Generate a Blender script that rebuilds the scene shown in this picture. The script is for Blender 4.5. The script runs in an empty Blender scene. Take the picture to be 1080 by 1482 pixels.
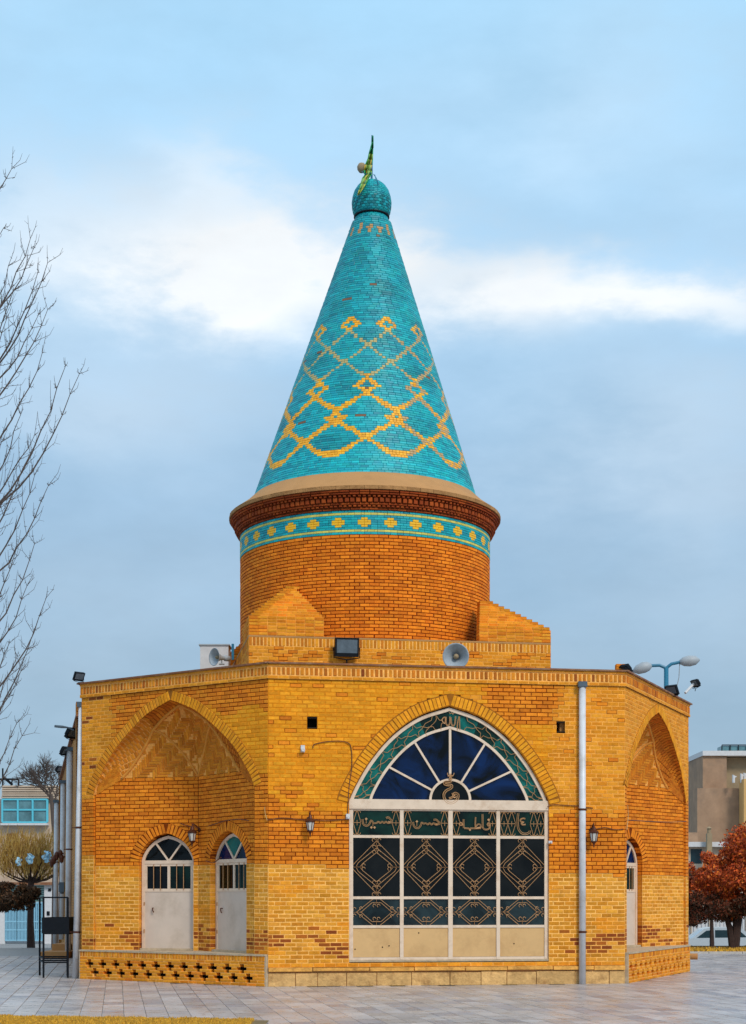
import bpy, math, random, bisect
from math import sin, cos, pi, sqrt, radians
from mathutils import Vector, Matrix, Quaternion
R = random.Random(7)
SC = bpy.context.scene
COL = SC.collection
# ------------------------------------------------------------------ camera
F, HZ, CX, EYE = 2300.0, 1300.0, 540.0, 1.65
cd = bpy.data.cameras.new('camera'); cam = bpy.data.objects.new('camera', cd); COL.objects.link(cam)
cam.location = (0, 0, EYE); cam.rotation_euler = (pi/2, 0, 0)
cd.sensor_fit = 'HORIZONTAL'; cd.sensor_width = 36; cd.lens = F/1080*36
cd.shift_y = (HZ-741)/1080.0
cd.clip_start = .1; cd.clip_end = 3000
SC.camera = cam
# ------------------------------------------------------------------ light
SUN_EL, SUN_AZ = radians(40), radians(150)      # azimuth clockwise from +Y
sd = bpy.data.lights.new('sun', 'SUN'); sun = bpy.data.objects.new('sun', sd); COL.objects.link(sun)
sd.energy = 1.5; sd.angle = radians(14); sd.color = (1, .93, .82)
sv = Vector((sin(SUN_AZ)*cos(SUN_EL), cos(SUN_AZ)*cos(SUN_EL), sin(SUN_EL)))
sun.rotation_euler = sv.to_track_quat('Z', 'Y').to_euler()
W = bpy.data.worlds.new('World'); SC.world = W; W.use_nodes = True
nt = W.node_tree; nt.nodes.clear()
def N(t, **k):
    n = nt.nodes.new(t)
    for a, b in k.items(): setattr(n, a, b)
    return n
def L(a, b): nt.links.new(a, b)
def mth(op, a, b=None, c=None):
    n = N('ShaderNodeMath', operation=op)
    for i, x in enumerate((a, b, c)):
        if x is None: continue
        if isinstance(x, (int, float)): n.inputs[i].default_value = x
        else: L(x, n.inputs[i])
    return n.outputs[0]
wo = N('ShaderNodeOutputWorld')
sky = N('ShaderNodeTexSky', sky_type='NISHITA'); sky.sun_disc = False
sky.sun_elevation = SUN_EL; sky.sun_rotation = SUN_AZ; sky.dust_density = 2.0
b1 = N('ShaderNodeBackground'); L(sky.outputs[0], b1.inputs[0]); b1.inputs[1].default_value = .09
tc = N('ShaderNodeTexCoord'); sp = N('ShaderNodeSeparateXYZ'); L(tc.outputs['Generated'], sp.inputs[0])
nz = N('ShaderNodeTexNoise'); nz.inputs['Scale'].default_value = 2.6; nz.inputs['Detail'].default_value = 5; nz.inputs['Roughness'].default_value = .5
mp = N('ShaderNodeMapping'); mp.inputs['Scale'].default_value = (1, 1, 2.3); mp.inputs['Location'].default_value = (.3, .9, .4)
L(tc.outputs['Generated'], mp.inputs[0]); L(mp.outputs[0], nz.inputs[0])
nz2 = N('ShaderNodeTexNoise'); nz2.inputs['Scale'].default_value = 9; nz2.inputs['Detail'].default_value = 9; nz2.inputs['Roughness'].default_value = .58
L(mp.outputs[0], nz2.inputs[0])
# overcast deck: blue-grey low down, paler aloft
rmp = N('ShaderNodeValToRGB'); L(sp.outputs[2], rmp.inputs[0])
cr = rmp.color_ramp
cr.elements[0].position = 0.0; cr.elements[0].color = (.27, .39, .49, 1)
cr.elements[1].position = 1.0; cr.elements[1].color = (.55, .68, .80, 1)
for p, c in ((.10, (.26, .385, .505, 1)), (.24, (.285, .44, .60, 1)), (.36, (.36, .57, .77, 1)), (.50, (.36, .61, .82, 1))):
    e = cr.elements.new(p); e.color = c
def lobe(px, py, sx, sy):
    """smooth cloud lobe round a direction (azimuth tangent, elevation tangent)"""
    ax = mth('DIVIDE', sp.outputs[0], mth('MAXIMUM', sp.outputs[1], .05))
    az = mth('DIVIDE', sp.outputs[2], mth('MAXIMUM', sp.outputs[1], .05))
    u = mth('DIVIDE', mth('SUBTRACT', mth('ADD', ax, mth('MULTIPLY', mth('SUBTRACT', nz2.outputs[0], .5), .26)), (px-CX)/F), sx/F)
    v = mth('DIVIDE', mth('SUBTRACT', mth('ADD', az, mth('ADD', mth('MULTIPLY', mth('SUBTRACT', nz.outputs[0], .5), .16), mth('MULTIPLY', mth('SUBTRACT', nz2.outputs[0], .5), .09))), (HZ-py)/F), sy/F)
    d = mth('ADD', mth('MULTIPLY', u, u), mth('MULTIPLY', v, v))
    return mth('EXPONENT', mth('MULTIPLY', d, -1.0))
tot = None
for px, py, sx, sy, a in ((300, 330, 190, 85, 1.15), (430, 400, 150, 70, .7), (690, 440, 150, 60, .75), (960, 410, 240, 42, 1.05),
                          (330, 210, 120, 50, .35), (1000, 620, 220, 110, .22), (150, 560, 240, 90, .18), (900, 130, 200, 120, .12), (30, 300, 120, 120, .3)):
    l = mth('MULTIPLY', lobe(px, py, sx, sy), a)
    tot = l if tot is None else mth('ADD', tot, l)
rest = N('ShaderNodeMapRange'); L(nz.outputs[0], rest.inputs[0]); rest.inputs[1].default_value = .5; rest.inputs[2].default_value = .75; rest.inputs[4].default_value = .55
back = mth('LESS_THAN', sp.outputs[1], .2)
dens = mth('MINIMUM', mth('ADD', tot, mth('MULTIPLY', rest.outputs[0], mth('ADD', mth('MULTIPLY', back, .6), .25))), 1.0)
mx = N('ShaderNodeMixRGB'); L(dens, mx.inputs[0]); L(rmp.outputs[0], mx.inputs[1]); mx.inputs[2].default_value = (.80, .83, .845, 1)
gr = N('ShaderNodeMixRGB', blend_type='MULTIPLY'); gr.inputs[0].default_value = .5
gm = N('ShaderNodeMapRange'); L(nz2.outputs[0], gm.inputs[0]); gm.inputs[1].default_value = .2; gm.inputs[2].default_value = .8; gm.inputs[3].default_value = .78; gm.inputs[4].default_value = 1.2
L(mx.outputs[0], gr.inputs[1]); L(gm.outputs[0], gr.inputs[2])
b2 = N('ShaderNodeBackground'); L(gr.outputs[0], b2.inputs[0]); b2.inputs[1].default_value = 1.0
ms = N('ShaderNodeMixShader'); ms.inputs[0].default_value = .88
L(b1.outputs[0], ms.inputs[1]); L(b2.outputs[0], ms.inputs[2]); L(ms.outputs[0], wo.inputs[0])
SC.view_settings.view_transform = 'Standard'; SC.view_settings.look = 'None'
SC.view_settings.gamma = 1; SC.view_settings.use_curve_mapping = False; SC.view_settings.exposure = 0.38
SC.cycles.max_bounces = 6; SC.cycles.transparent_max_bounces = 8
SC.cycles.use_denoising = True
# ------------------------------------------------------------------ materials
def mat_new(name):
    m = bpy.data.materials.new(name); m.use_nodes = True
    t = m.node_tree; b = t.nodes['Principled BSDF']
    return m, t, b
def mnode(t, typ, **k):
    n = t.nodes.new(typ)
    for a, b in k.items(): setattr(n, a, b)
    return n
def surf(name, color=None, rough=.7, metal=0, var=.18, scale=8, bump=.15, bscale=40, spec=.5, dirt=None, dscale=1.5, damt=.5, coat=0, bdist=.01, rvar=0):
    """procedural surface; color None -> per-brick colour 'bc' times object colour"""
    m, t, b = mat_new(name)
    geo = mnode(t, 'ShaderNodeNewGeometry')
    if color is None:
        at = mnode(t, 'ShaderNodeAttribute', attribute_name='bc')
        oi = mnode(t, 'ShaderNodeObjectInfo')
        mu = mnode(t, 'ShaderNodeMixRGB', blend_type='MULTIPLY'); mu.inputs[0].default_value = 1
        t.links.new(at.outputs['Color'], mu.inputs[1]); t.links.new(oi.outputs['Color'], mu.inputs[2])
        base = mu.outputs[0]
    else:
        rg = mnode(t, 'ShaderNodeRGB'); rg.outputs[0].default_value = (*color, 1); base = rg.outputs[0]
    n1 = mnode(t, 'ShaderNodeTexNoise'); n1.inputs['Scale'].default_value = scale; n1.inputs['Detail'].default_value = 6; n1.inputs['Roughness'].default_value = .65
    t.links.new(geo.outputs['Position'], n1.inputs['Vector'])
    mr = mnode(t, 'ShaderNodeMapRange'); t.links.new(n1.outputs[0], mr.inputs[0])
    mr.inputs[1].default_value = .25; mr.inputs[2].default_value = .75; mr.inputs[3].default_value = 1-var; mr.inputs[4].default_value = 1+var
    m2 = mnode(t, 'ShaderNodeMixRGB', blend_type='MULTIPLY'); m2.inputs[0].default_value = 1
    t.links.new(base, m2.inputs[1]); t.links.new(mr.outputs[0], m2.inputs[2]); out = m2.outputs[0]
    if dirt:
        n3 = mnode(t, 'ShaderNodeTexNoise'); n3.inputs['Scale'].default_value = dscale; n3.inputs['Detail'].default_value = 8; n3.inputs['Roughness'].default_value = .7
        t.links.new(geo.outputs['Position'], n3.inputs['Vector'])
        m3r = mnode(t, 'ShaderNodeMapRange'); t.links.new(n3.outputs[0], m3r.inputs[0])
        m3r.inputs[1].default_value = .5; m3r.inputs[2].default_value = .72; m3r.inputs[3].default_value = 0; m3r.inputs[4].default_value = damt
        m3 = mnode(t, 'ShaderNodeMixRGB'); t.links.new(m3r.outputs[0], m3.inputs[0]); t.links.new(out, m3.inputs[1]); m3.inputs[2].default_value = (*dirt, 1)
        out = m3.outputs[0]
    t.links.new(out, b.inputs['Base Color'])
    b.inputs['Roughness'].default_value = rough; b.inputs['Metallic'].default_value = metal
    b.inputs['Specular IOR Level'].default_value = spec; b.inputs['Coat Weight'].default_value = coat
    if rvar:
        r2 = mnode(t, 'ShaderNodeMapRange'); t.links.new(n1.outputs[0], r2.inputs[0]); r2.inputs[1].default_value = .3; r2.inputs[2].default_value = .7
        r2.inputs[3].default_value = rough-rvar; r2.inputs[4].default_value = rough+rvar; t.links.new(r2.outputs[0], b.inputs['Roughness'])
    if bump:
        n2 = mnode(t, 'ShaderNodeTexNoise'); n2.inputs['Scale'].default_value = bscale; n2.inputs['Detail'].default_value = 4
        t.links.new(geo.outputs['Position'], n2.inputs['Vector'])
        bp = mnode(t, 'ShaderNodeBump'); bp.inputs['Strength'].default_value = bump; bp.inputs['Distance'].default_value = bdist
        t.links.new(n2.outputs[0], bp.inputs['Height']); t.links.new(bp.outputs[0], b.inputs['Normal'])
    return m
def glass(name, tint, refl=.10, rough=.03, trans=.5):
    m, t, b = mat_new(name); t.nodes.remove(b)
    o = [n for n in t.nodes if n.type == 'OUTPUT_MATERIAL'][0]
    g = mnode(t, 'ShaderNodeBsdfGlossy'); g.inputs['Roughness'].default_value = rough; g.inputs['Color'].default_value = (.42, .46, .5, 1)
    tr = mnode(t, 'ShaderNodeBsdfTransparent'); tr.inputs[0].default_value = (*[x*.9 for x in tint], 1)
    df = mnode(t, 'ShaderNodeBsdfDiffuse'); df.inputs[0].default_value = (*tint, 1)
    geo = mnode(t, 'ShaderNodeNewGeometry')
    n1 = mnode(t, 'ShaderNodeTexNoise'); n1.inputs['Scale'].default_value = 1.5; n1.inputs['Detail'].default_value = 6; n1.inputs['Distortion'].default_value = 1.6  # streaks in the tint stand in for uneven reflections on the pane
    t.links.new(geo.outputs['Position'], n1.inputs['Vector'])
    mr = mnode(t, 'ShaderNodeMapRange'); t.links.new(n1.outputs[0], mr.inputs[0]); mr.inputs[1].default_value = .35; mr.inputs[2].default_value = .65
    mr.inputs[3].default_value = max(0, 1-trans-.5); mr.inputs[4].default_value = min(1, 1-trans+.5)
    m1 = mnode(t, 'ShaderNodeMixShader'); t.links.new(mr.outputs[0], m1.inputs[0]); t.links.new(tr.outputs[0], m1.inputs[1]); t.links.new(df.outputs[0], m1.inputs[2])
    dt = mnode(t, 'ShaderNodeVectorMath', operation='DOT_PRODUCT'); t.links.new(geo.outputs['Incoming'], dt.inputs[0]); t.links.new(geo.outputs['Normal'], dt.inputs[1])
    ab = mnode(t, 'ShaderNodeMath', operation='ABSOLUTE'); t.links.new(dt.outputs['Value'], ab.inputs[0])
    om = mnode(t, 'ShaderNodeMath', operation='SUBTRACT'); om.inputs[0].default_value = 1; t.links.new(ab.outputs[0], om.inputs[1])
    pw = mnode(t, 'ShaderNodeMath', operation='POWER'); t.links.new(om.outputs[0], pw.inputs[0]); pw.inputs[1].default_value = 5
    ad = mnode(t, 'ShaderNodeMath', operation='MULTIPLY_ADD'); t.links.new(pw.outputs[0], ad.inputs[0]); ad.inputs[1].default_value = .9; ad.inputs[2].default_value = refl
    bp = mnode(t, 'ShaderNodeBump'); bp.inputs['Strength'].default_value = .08; bp.inputs['Distance'].default_value = .02
    t.links.new(n1.outputs[0], bp.inputs['Height']); t.links.new(bp.outputs[0], g.inputs['Normal'])
    m2 = mnode(t, 'ShaderNodeMixShader'); t.links.new(ad.outputs[0], m2.inputs[0]); t.links.new(m1.outputs[0], m2.inputs[1]); t.links.new(g.outputs[0], m2.inputs[2])
    t.links.new(m2.outputs[0], o.inputs[0])
    return m
def texbrick(name, c1, c2, cm, scale=1, w=.21, h=.076):
    """brick pattern for walls too far or too oblique to build brick by brick; uses UV = (metres along, height)"""
    m, t, b = mat_new(name)
    uv = mnode(t, 'ShaderNodeUVMap'); br = mnode(t, 'ShaderNodeTexBrick')
    t.links.new(uv.outputs[0], br.inputs[0]); br.inputs['Scale'].default_value = scale
    br.inputs['Brick Width'].default_value = w; br.inputs['Row Height'].default_value = h; br.inputs['Mortar Size'].default_value = .007
    br.inputs['Color1'].default_value = (*c1, 1); br.inputs['Color2'].default_value = (*c2, 1); br.inputs['Mortar'].default_value = (*cm, 1)
    n1 = mnode(t, 'ShaderNodeTexNoise'); n1.inputs['Scale'].default_value = .8; n1.inputs['Detail'].default_value = 7
    g = mnode(t, 'ShaderNodeNewGeometry'); t.links.new(g.outputs['Position'], n1.inputs['Vector'])
    mr = mnode(t, 'ShaderNodeMapRange'); t.links.new(n1.outputs[0], mr.inputs[0]); mr.inputs[1].default_value = .3; mr.inputs[2].default_value = .7; mr.inputs[3].default_value = .75; mr.inputs[4].default_value = 1.2
    mu = mnode(t, 'ShaderNodeMixRGB', blend_type='MULTIPLY'); mu.inputs[0].default_value = 1
    t.links.new(br.outputs[0], mu.inputs[1]); t.links.new(mr.outputs[0], mu.inputs[2]); t.links.new(mu.outputs[0], b.inputs['Base Color'])
    b.inputs['Roughness'].default_value = .9
    return m
M = {}
M['brick'] = surf('brick', None, .85, var=.22, scale=14, bump=.5, bscale=60, dirt=(.17, .06, .012), dscale=2.6, damt=.22, spec=.25)
M['mortar'] = surf('mortar', None, .95, var=.28, scale=18, bump=.6, bscale=50, dirt=(.20, .08, .02), dscale=2.2, damt=.35, spec=.1)
M['tile'] = surf('glazed_tile', None, .5, var=.12, scale=5, bump=.25, bscale=30, spec=.4, dirt=(.04, .16, .17), dscale=1.2, damt=.12, rvar=.1)
M['grout'] = surf('tile_grout', (.004, .24, .28), .8, var=.3, scale=10)
M['slab'] = surf('paving_slab', None, .34, var=.14, scale=4, bump=.12, bscale=18, spec=.5, dirt=(.25, .21, .19), dscale=.8, damt=.6, rvar=.16)
M['joint'] = surf('paving_joint', (.20, .17, .14), .6, var=.3)
M['stone'] = surf('plinth_stone', None, .9, var=.3, scale=7, bump=.9, bscale=22, dirt=(.24, .10, .03), dscale=3.4, damt=.75, spec=.2, bdist=.02)
M['clay'] = surf('clay_plaster', (.50, .245, .085), .9, var=.15, scale=3, bump=.4, dirt=(.25, .12, .05), damt=.4)
M['cap'] = surf('roof_edge_sheet', (.22, .08, .03), .7, var=.3, dirt=(.5, .38, .25), dscale=3, damt=.5)
M['roof'] = surf('flat_roof', (.25, .20, .15), .9)
M['white'] = surf('frame_paint', (.76, .58, .43), .45, var=.08, scale=6, bump=.08, dirt=(.42, .24, .12), dscale=4, damt=.5)
M['door'] = surf('door_paint', (.66, .53, .43), .5, var=.08, scale=2, bump=.08, dirt=(.36, .26, .17), dscale=1.6, damt=.45)
M['tan'] = surf('tan_panel_paint', (.66, .40, .165), .55, var=.06, scale=3, bump=.05, dirt=(.36, .18, .06), dscale=1.6, damt=.5)
M['gold'] = surf('grille_iron_gilt', (.50, .27, .12), .45, metal=.2, var=.2)
M['bronze'] = surf('lantern_bronze', (.10, .028, .012), .45, metal=.5, var=.25)
M['frost'] = surf('lantern_glass', (.62, .58, .52), .25, var=.1, bump=0)
M['pipe'] = surf('drainpipe_paint', (.66, .66, .68), .4, var=.1, scale=4, bump=.05, dirt=(.32, .27, .22), dscale=2.2, damt=.55)
M['hopper'] = surf('hopper_grey', (.07, .10, .13), .5)
M['black'] = surf('black_steel', (.006, .008, .012), .6, var=.2, spec=.15)
M['bluesteel'] = surf('blue_painted_pole', (.015, .16, .27), .45, var=.15)
M['grey'] = surf('grey_plastic', (.36, .39, .42), .5, var=.1)
M['hornin'] = surf('horn_grey', (.33, .38, .43), .5, var=.15, dirt=(.18, .16, .14), dscale=6)
M['lens'] = surf('flood_glass', (.10, .13, .16), .12, var=.3, bump=0)
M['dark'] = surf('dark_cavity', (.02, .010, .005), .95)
M['room'] = surf('room_plaster', (.50, .24, .07), .9, var=.4, scale=2)  # warm brown lightened to stand in for brick reflected in the panes
M['curtain'] = surf('green_curtain', (.02, .10, .085), .8, var=.3)
M['gblue'] = glass('blue_glass', (.002, .022, .10), .04, trans=.6)
M['gteal'] = glass('teal_glass', (.006, .16, .135), .04, rough=.12, trans=.25)
M['ggreen'] = glass('green_glass', (.004, .032, .022), .04, trans=.35)
M['gdark'] = glass('dark_glass', (.010, .010, .009), .045, trans=.9)
M['gsmoke'] = glass('blue_grey_glass', (.020, .036, .040), .05, trans=.3)
M['cable'] = surf('cable', (.12, .035, .012), .6)
M['wire'] = surf('pale_wire', (.55, .34, .12), .6)
M['bark'] = surf('bark', (.09, .065, .055), .9, var=.3, scale=12)
M['bark2'] = surf('dark_bark', (.045, .022, .016), .9, var=.3, scale=12)
M['flag'] = surf('flag_green', None, .7, var=.15)
M['rust'] = surf('rusty_conifer_leaf', None, .8, var=.2)
M['grass'] = surf('dry_grass', None, .9, var=.2)
M['soil'] = surf('verge_soil', (.20, .13, .05), .95, var=.35, scale=3)
M['asph'] = surf('asphalt', (.10, .10, .105), .7, var=.15, scale=2)
M['ground'] = surf('pale_ground', (.27, .26, .255), .55, var=.15, scale=.7)
M['kerb'] = surf('kerb_stone', (.48, .44, .40), .8, var=.2)
M['carp'] = surf('car_paint', (.46, .50, .53), .25, var=.04, coat=.5, bump=0)
M['carg'] = surf('car_glass', (.012, .035, .045), .15, bump=0, spec=.3)
M['rubber'] = surf('rubber', (.02, .02, .02), .8)
M['conc'] = surf('concrete_render', (.36, .22, .135), .95, var=.2, scale=1.5, dirt=(.15, .12, .10), dscale=.5, damt=.5)
M['concl'] = surf('concrete_light', (.34, .25, .15), .95, var=.2, scale=1.5)
M['ochre'] = surf('ochre_cladding', (.62, .36, .13), .8, var=.1)
M['pale'] = surf('pale_render', (.52, .40, .30), .9, var=.15, scale=1.2, dirt=(.4, .25, .14), dscale=.5)
M['tfr'] = surf('turquoise_frame', (.10, .50, .62), .5, var=.1)
M['tgl'] = surf('window_glass_far', (.10, .22, .25), .15, var=.5, scale=1.2, bump=0)
M['gate'] = surf('pale_blue_gate_paint', (.24, .48, .62), .5, var=.1)
M['shut'] = surf('green_shutter', (.10, .22, .20), .6)
M['sheet'] = surf('white_sheet', (.62, .60, .60), .6, var=.1)
M['bag'] = surf('pale_blue_plastic', (.40, .68, .85), .4, var=.3)
M['wing'] = texbrick('oblique_brickwork', (.62, .28, .05), (.48, .19, .03), (.22, .08, .03))
# ------------------------------------------------------------------ mesh builder
class MB:
    def __init__(s): s.v = []; s.f = []; s.c = []; s.col = None
    def quad(s, a, b, c, d, col=None):
        n = len(s.v); s.v += [tuple(a), tuple(b), tuple(c), tuple(d)]; s.f.append((n, n+1, n+2, n+3)); s.c.append(col or s.col)
    def add(s, vs, fs, col=None):
        n = len(s.v); s.v += [tuple(p) for p in vs]; s.f += [tuple(i+n for i in f) for f in fs]; s.c += [col or s.col]*len(fs)
    def box(s, c, ax, ay, az, sx, sy, sz, col=None):
        if Vector(ax).cross(Vector(ay)).dot(Vector(az)) < 0: ax = -Vector(ax)
        c = Vector(c); x = Vector(ax)*(sx/2); y = Vector(ay)*(sy/2); z = Vector(az)*(sz/2)
        vs = [c+i*x+j*y+k*z for k in (-1, 1) for j in (-1, 1) for i in (-1, 1)]
        s.add(vs, [(0, 2, 3, 1), (4, 5, 7, 6), (0, 1, 5, 4), (2, 6, 7, 3), (0, 4, 6, 2), (1, 3, 7, 5)], col)
    def abox(s, x0, x1, y0, y1, z0, z1, col=None):
        s.box(((x0+x1)/2, (y0+y1)/2, (z0+z1)/2), (1, 0, 0), (0, 1, 0), (0, 0, 1), abs(x1-x0), abs(y1-y0), abs(z1-z0), col)
    def tube(s, pts, r, n=6, col=None, cap=True):
        pts = [Vector(p) for p in pts]
        if len(pts) < 2: return
        rs = r if isinstance(r, (list, tuple)) else [r]*len(pts)
        base = len(s.v); up = None
        for i, p in enumerate(pts):
            t = (pts[min(i+1, len(pts)-1)]-pts[max(i-1, 0)])
            if t.length < 1e-9: t = Vector((0, 0, 1))
            t.normalize()
            if up is None:
                up = t.cross(Vector((0, 1, .01)));
                if up.length < .1: up = t.cross(Vector((1, 0, 0)))
            up = up - t*up.dot(t); up.normalize(); w = t.cross(up)
            for k in range(n):
                a = 2*pi*k/n; s.v.append(tuple(p+up*(cos(a)*rs[i])+w*(sin(a)*rs[i])))
        for i in range(len(pts)-1):
            for k in range(n):
                a = base+i*n+k; b = base+i*n+(k+1) % n
                s.f.append((a, b, b+n, a+n)); s.c.append(col or s.col)
        if cap:
            s.f.append(tuple(base+k for k in reversed(range(n)))); s.f.append(tuple(base+(len(pts)-1)*n+k for k in range(n))); s.c += [col or s.col]*2
    def lathe(s, c, prof, n=24, col=None, axis=(0, 0, 1)):
        """prof: list of (r, h) along axis from centre c"""
        c = Vector(c); az = Vector(axis).normalized(); ax = az.cross(Vector((0, 1, 0)))
        if ax.length < .1: ax = az.cross(Vector((1, 0, 0)))
        ax.normalize(); ay = az.cross(ax); base = len(s.v)
        for r, h in prof:
            for k in range(n):
                a = 2*pi*k/n; s.v.append(tuple(c+az*h+ax*(r*cos(a))+ay*(r*sin(a))))
        for i in range(len(prof)-1):
            for k in range(n):
                a = base+i*n+k; b = base+i*n+(k+1) % n
                s.f.append((a, b, b+n, a+n)); s.c.append(col or s.col)
    def build(s, name, mat, parent=None, smooth=False, stuff=False, oc=None):
        me = bpy.data.meshes.new(name); me.from_pydata(s.v, [], s.f); me.materials.append(mat)
        if any(c is not None for c in s.c):
            a = me.attributes.new('bc', 'FLOAT_COLOR', 'FACE')
            fl = []
            for c in s.c: fl += [*(c or (1, 1, 1)), 1]
            a.data.foreach_set('color', fl)
        if smooth: me.polygons.foreach_set('use_smooth', [True]*len(me.polygons))
        me.update()
        o = bpy.data.objects.new(name, me); COL.objects.link(o)
        if parent: setpar(o, parent)
        if stuff: o['kind'] = 'stuff'
        return o
def worldloc(o):
    m = o.matrix_basis.copy()
    if o.parent: m = worldloc(o.parent) @ o.matrix_parent_inverse @ m
    return m
def setpar(o, p):
    o.parent = p; o.matrix_parent_inverse = worldloc(p).inverted()
def tag(o, label=None, cat=None, group=None, kind=None):
    if label: o['label'] = label
    if cat: o['category'] = cat
    if group: o['group'] = group
    if kind: o['kind'] = kind
    return o
def thing(name, label, cat, loc=(0, 0, 0), group=None):
    o = bpy.data.objects.new(name, None); COL.objects.link(o); o.location = loc; o.empty_display_size = .2
    return tag(o, label, cat, group)
def copy_tree(o, parent=None):
    c = o.copy(); COL.objects.link(c)
    if parent: c.parent = parent
    for ch in list(o.children): copy_tree(ch, c)
    return c
def at(px, py, Y): return Vector(((px-CX)/F*Y, Y, EYE+(HZ-py)/F*Y))
def topx(p): return CX+p[0]/p[1]*F, HZ-(p[2]-EYE)/p[1]*F
def lerp(a, b, t): return a+(b-a)*t
Z3 = Vector((0, 0, 1))
class Face:
    def __init__(s, p0, p1):
        s.O = Vector((p0[0], p0[1], 0)); e = Vector((p1[0]-p0[0], p1[1]-p0[1], 0)); s.W = e.length; s.e = e.normalized()
        s.out = Vector((s.e.y, -s.e.x, 0))
    def P(s, u, z, d=0): return s.O+s.e*u+Z3*z-s.out*d
    def sz(s, px, py, d=0):
        O = s.O-s.out*d; a = (px-CX)/F
        u = (a*O.y-O.x)/(s.e.x-a*s.e.y); Y = O.y+s.e.y*u
        return u, EYE+(HZ-py)/F*Y
    def box(s, mb, u0, u1, z0, z1, d0, d1, col=None):
        mb.box(s.P((u0+u1)/2, (z0+z1)/2, (d0+d1)/2), s.e, s.out, Z3, u1-u0, abs(d1-d0), z1-z0, col)
    def prism(s, mb, poly, d0, d1, col=None):
        n = len(poly); a = [s.P(u, z, d0) for u, z in poly]; b = [s.P(u, z, d1) for u, z in poly]
        mb.add(a+b, [tuple(range(n)), tuple(reversed(range(n, 2*n)))]+[(i, n+i, n+(i+1) % n, (i+1) % n) for i in range(n)], col)
    def bar(s, mb, p, q, w, d0, d1, col=None):
        t = Vector((q[0]-p[0], q[1]-p[1])); l = t.length; t.normalize(); n = Vector((-t.y, t.x))
        c = s.P((p[0]+q[0])/2, (p[1]+q[1])/2, (d0+d1)/2)
        mb.box(c, s.e*t.x+Z3*t.y, s.out, s.e*n.x+Z3*n.y, l, abs(d1-d0), w, col)
    def strip(s, mb, pts, w, d0, d1, col=None):
        n = len(pts); L_, R_ = [], []
        for i, p in enumerate(pts):
            a = pts[max(i-1, 0)]; b = pts[min(i+1, n-1)]
            t = Vector((b[0]-a[0], b[1]-a[1])).normalized(); nn = Vector((-t.y, t.x))
            L_.append((p[0]+nn.x*w/2, p[1]+nn.y*w/2)); R_.append((p[0]-nn.x*w/2, p[1]-nn.y*w/2))
        vs = [s.P(*q, d0) for q in L_]+[s.P(*q, d0) for q in R_]+[s.P(*q, d1) for q in L_]+[s.P(*q, d1) for q in R_]
        fs = []
        for i in range(n-1):
            fs += [(i, n+i, n+i+1, i+1), (2*n+i, 2*n+i+1, 3*n+i+1, 3*n+i), (i, i+1, 2*n+i+1, 2*n+i), (n+i, 3*n+i, 3*n+i+1, n+i+1)]
        fs += [(0, 2*n, 3*n, n), (n-1, 2*n-1, 4*n-1, 3*n-1)]
        mb.add(vs, fs, col)
T_BIG = [(0, 0), (.17, .07), (.337, .16), (.578, .366), (.77, .57), (.904, .785), (.97, .91), (1, 1)]
T_WIN = [(0, 0), (.27, .093), (.47, .22), (.64, .38), (.80, .59), (.91, .78), (.98, .93), (1, 1)]
T_DOOR = [(0, 0), (.3, .10), (.58, .28), (.78, .50), (.91, .72), (.98, .9), (1, 1)]
def smooth_table(T, n=6):
    out = []
    for i in range(len(T)-1):
        p0 = T[i-1] if i > 0 else (2*T[0][0]-T[1][0], 2*T[0][1]-T[1][1]); p1, p2 = T[i], T[i+1]
        p3 = T[i+2] if i+2 < len(T) else (2*T[-1][0]-T[-2][0], 2*T[-1][1]-T[-2][1]+.02)
        for k in range(n):
            t = k/n
            out.append(tuple(.5*((2*p1[j])+(-p0[j]+p2[j])*t+(2*p0[j]-5*p1[j]+4*p2[j]-p3[j])*t*t+(-p0[j]+3*p1[j]-3*p2[j]+p3[j])*t**3) for j in (0, 1)))
    out.append(T[-1]); return out
class Arch:
    def __init__(s, sc, half, z0, rise, T, zb):
        s.sc, s.half, s.z0, s.rise, s.zb = sc, half, z0, rise, zb; s.T = smooth_table(T)
    def half_at(s, z):
        if z < s.zb-1e-6 or z >= s.z0+s.rise: return None
        if z <= s.z0: return s.half
        g = 1-(z-s.z0)/s.rise
        for (u0, g0), (u1, g1) in zip(s.T, s.T[1:]):
            if g0 <= g <= g1: return s.half*lerp(u0, u1, (g-g0)/max(1e-9, g1-g0))
        return s.half
    def right(s): return [(s.sc+s.half*u, s.z0+s.rise*(1-g)) for u, g in s.T]
    def curve(s):
        r = s.right(); l = [(2*s.sc-a, b) for a, b in r]; return list(reversed(l))+r[1:]   # left spring -> apex -> right spring
    def outline(s):
        return [(s.sc-s.half, s.zb)]+s.curve()+[(s.sc+s.half, s.zb)]
    def grown(s, t): return Arch(s.sc, s.half+t, s.z0, s.rise+t*1.12, [(u, g) for u, g in s.T][::6]+[s.T[-1]] if len(s.T) % 6 != 1 else s.T[::6], s.zb)
def resample(pts, step):
    out = []; acc = [0]
    for a, b in zip(pts, pts[1:]): acc.append(acc[-1]+sqrt((a[0]-b[0])**2+(a[1]-b[1])**2))
    n = max(2, round(acc[-1]/step))
    for k in range(n):
        t = acc[-1]*(k+.5)/n; i = min(bisect.bisect(acc, t)-1, len(pts)-2)
        f = (t-acc[i])/max(1e-9, acc[i+1]-acc[i]); a, b = pts[i], pts[i+1]
        l = max(1e-9, acc[i+1]-acc[i]); out.append(((lerp(a[0], b[0], f), lerp(a[1], b[1], f)), ((b[0]-a[0])/l, (b[1]-a[1])/l)))
    return out, acc[-1]/n
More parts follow.
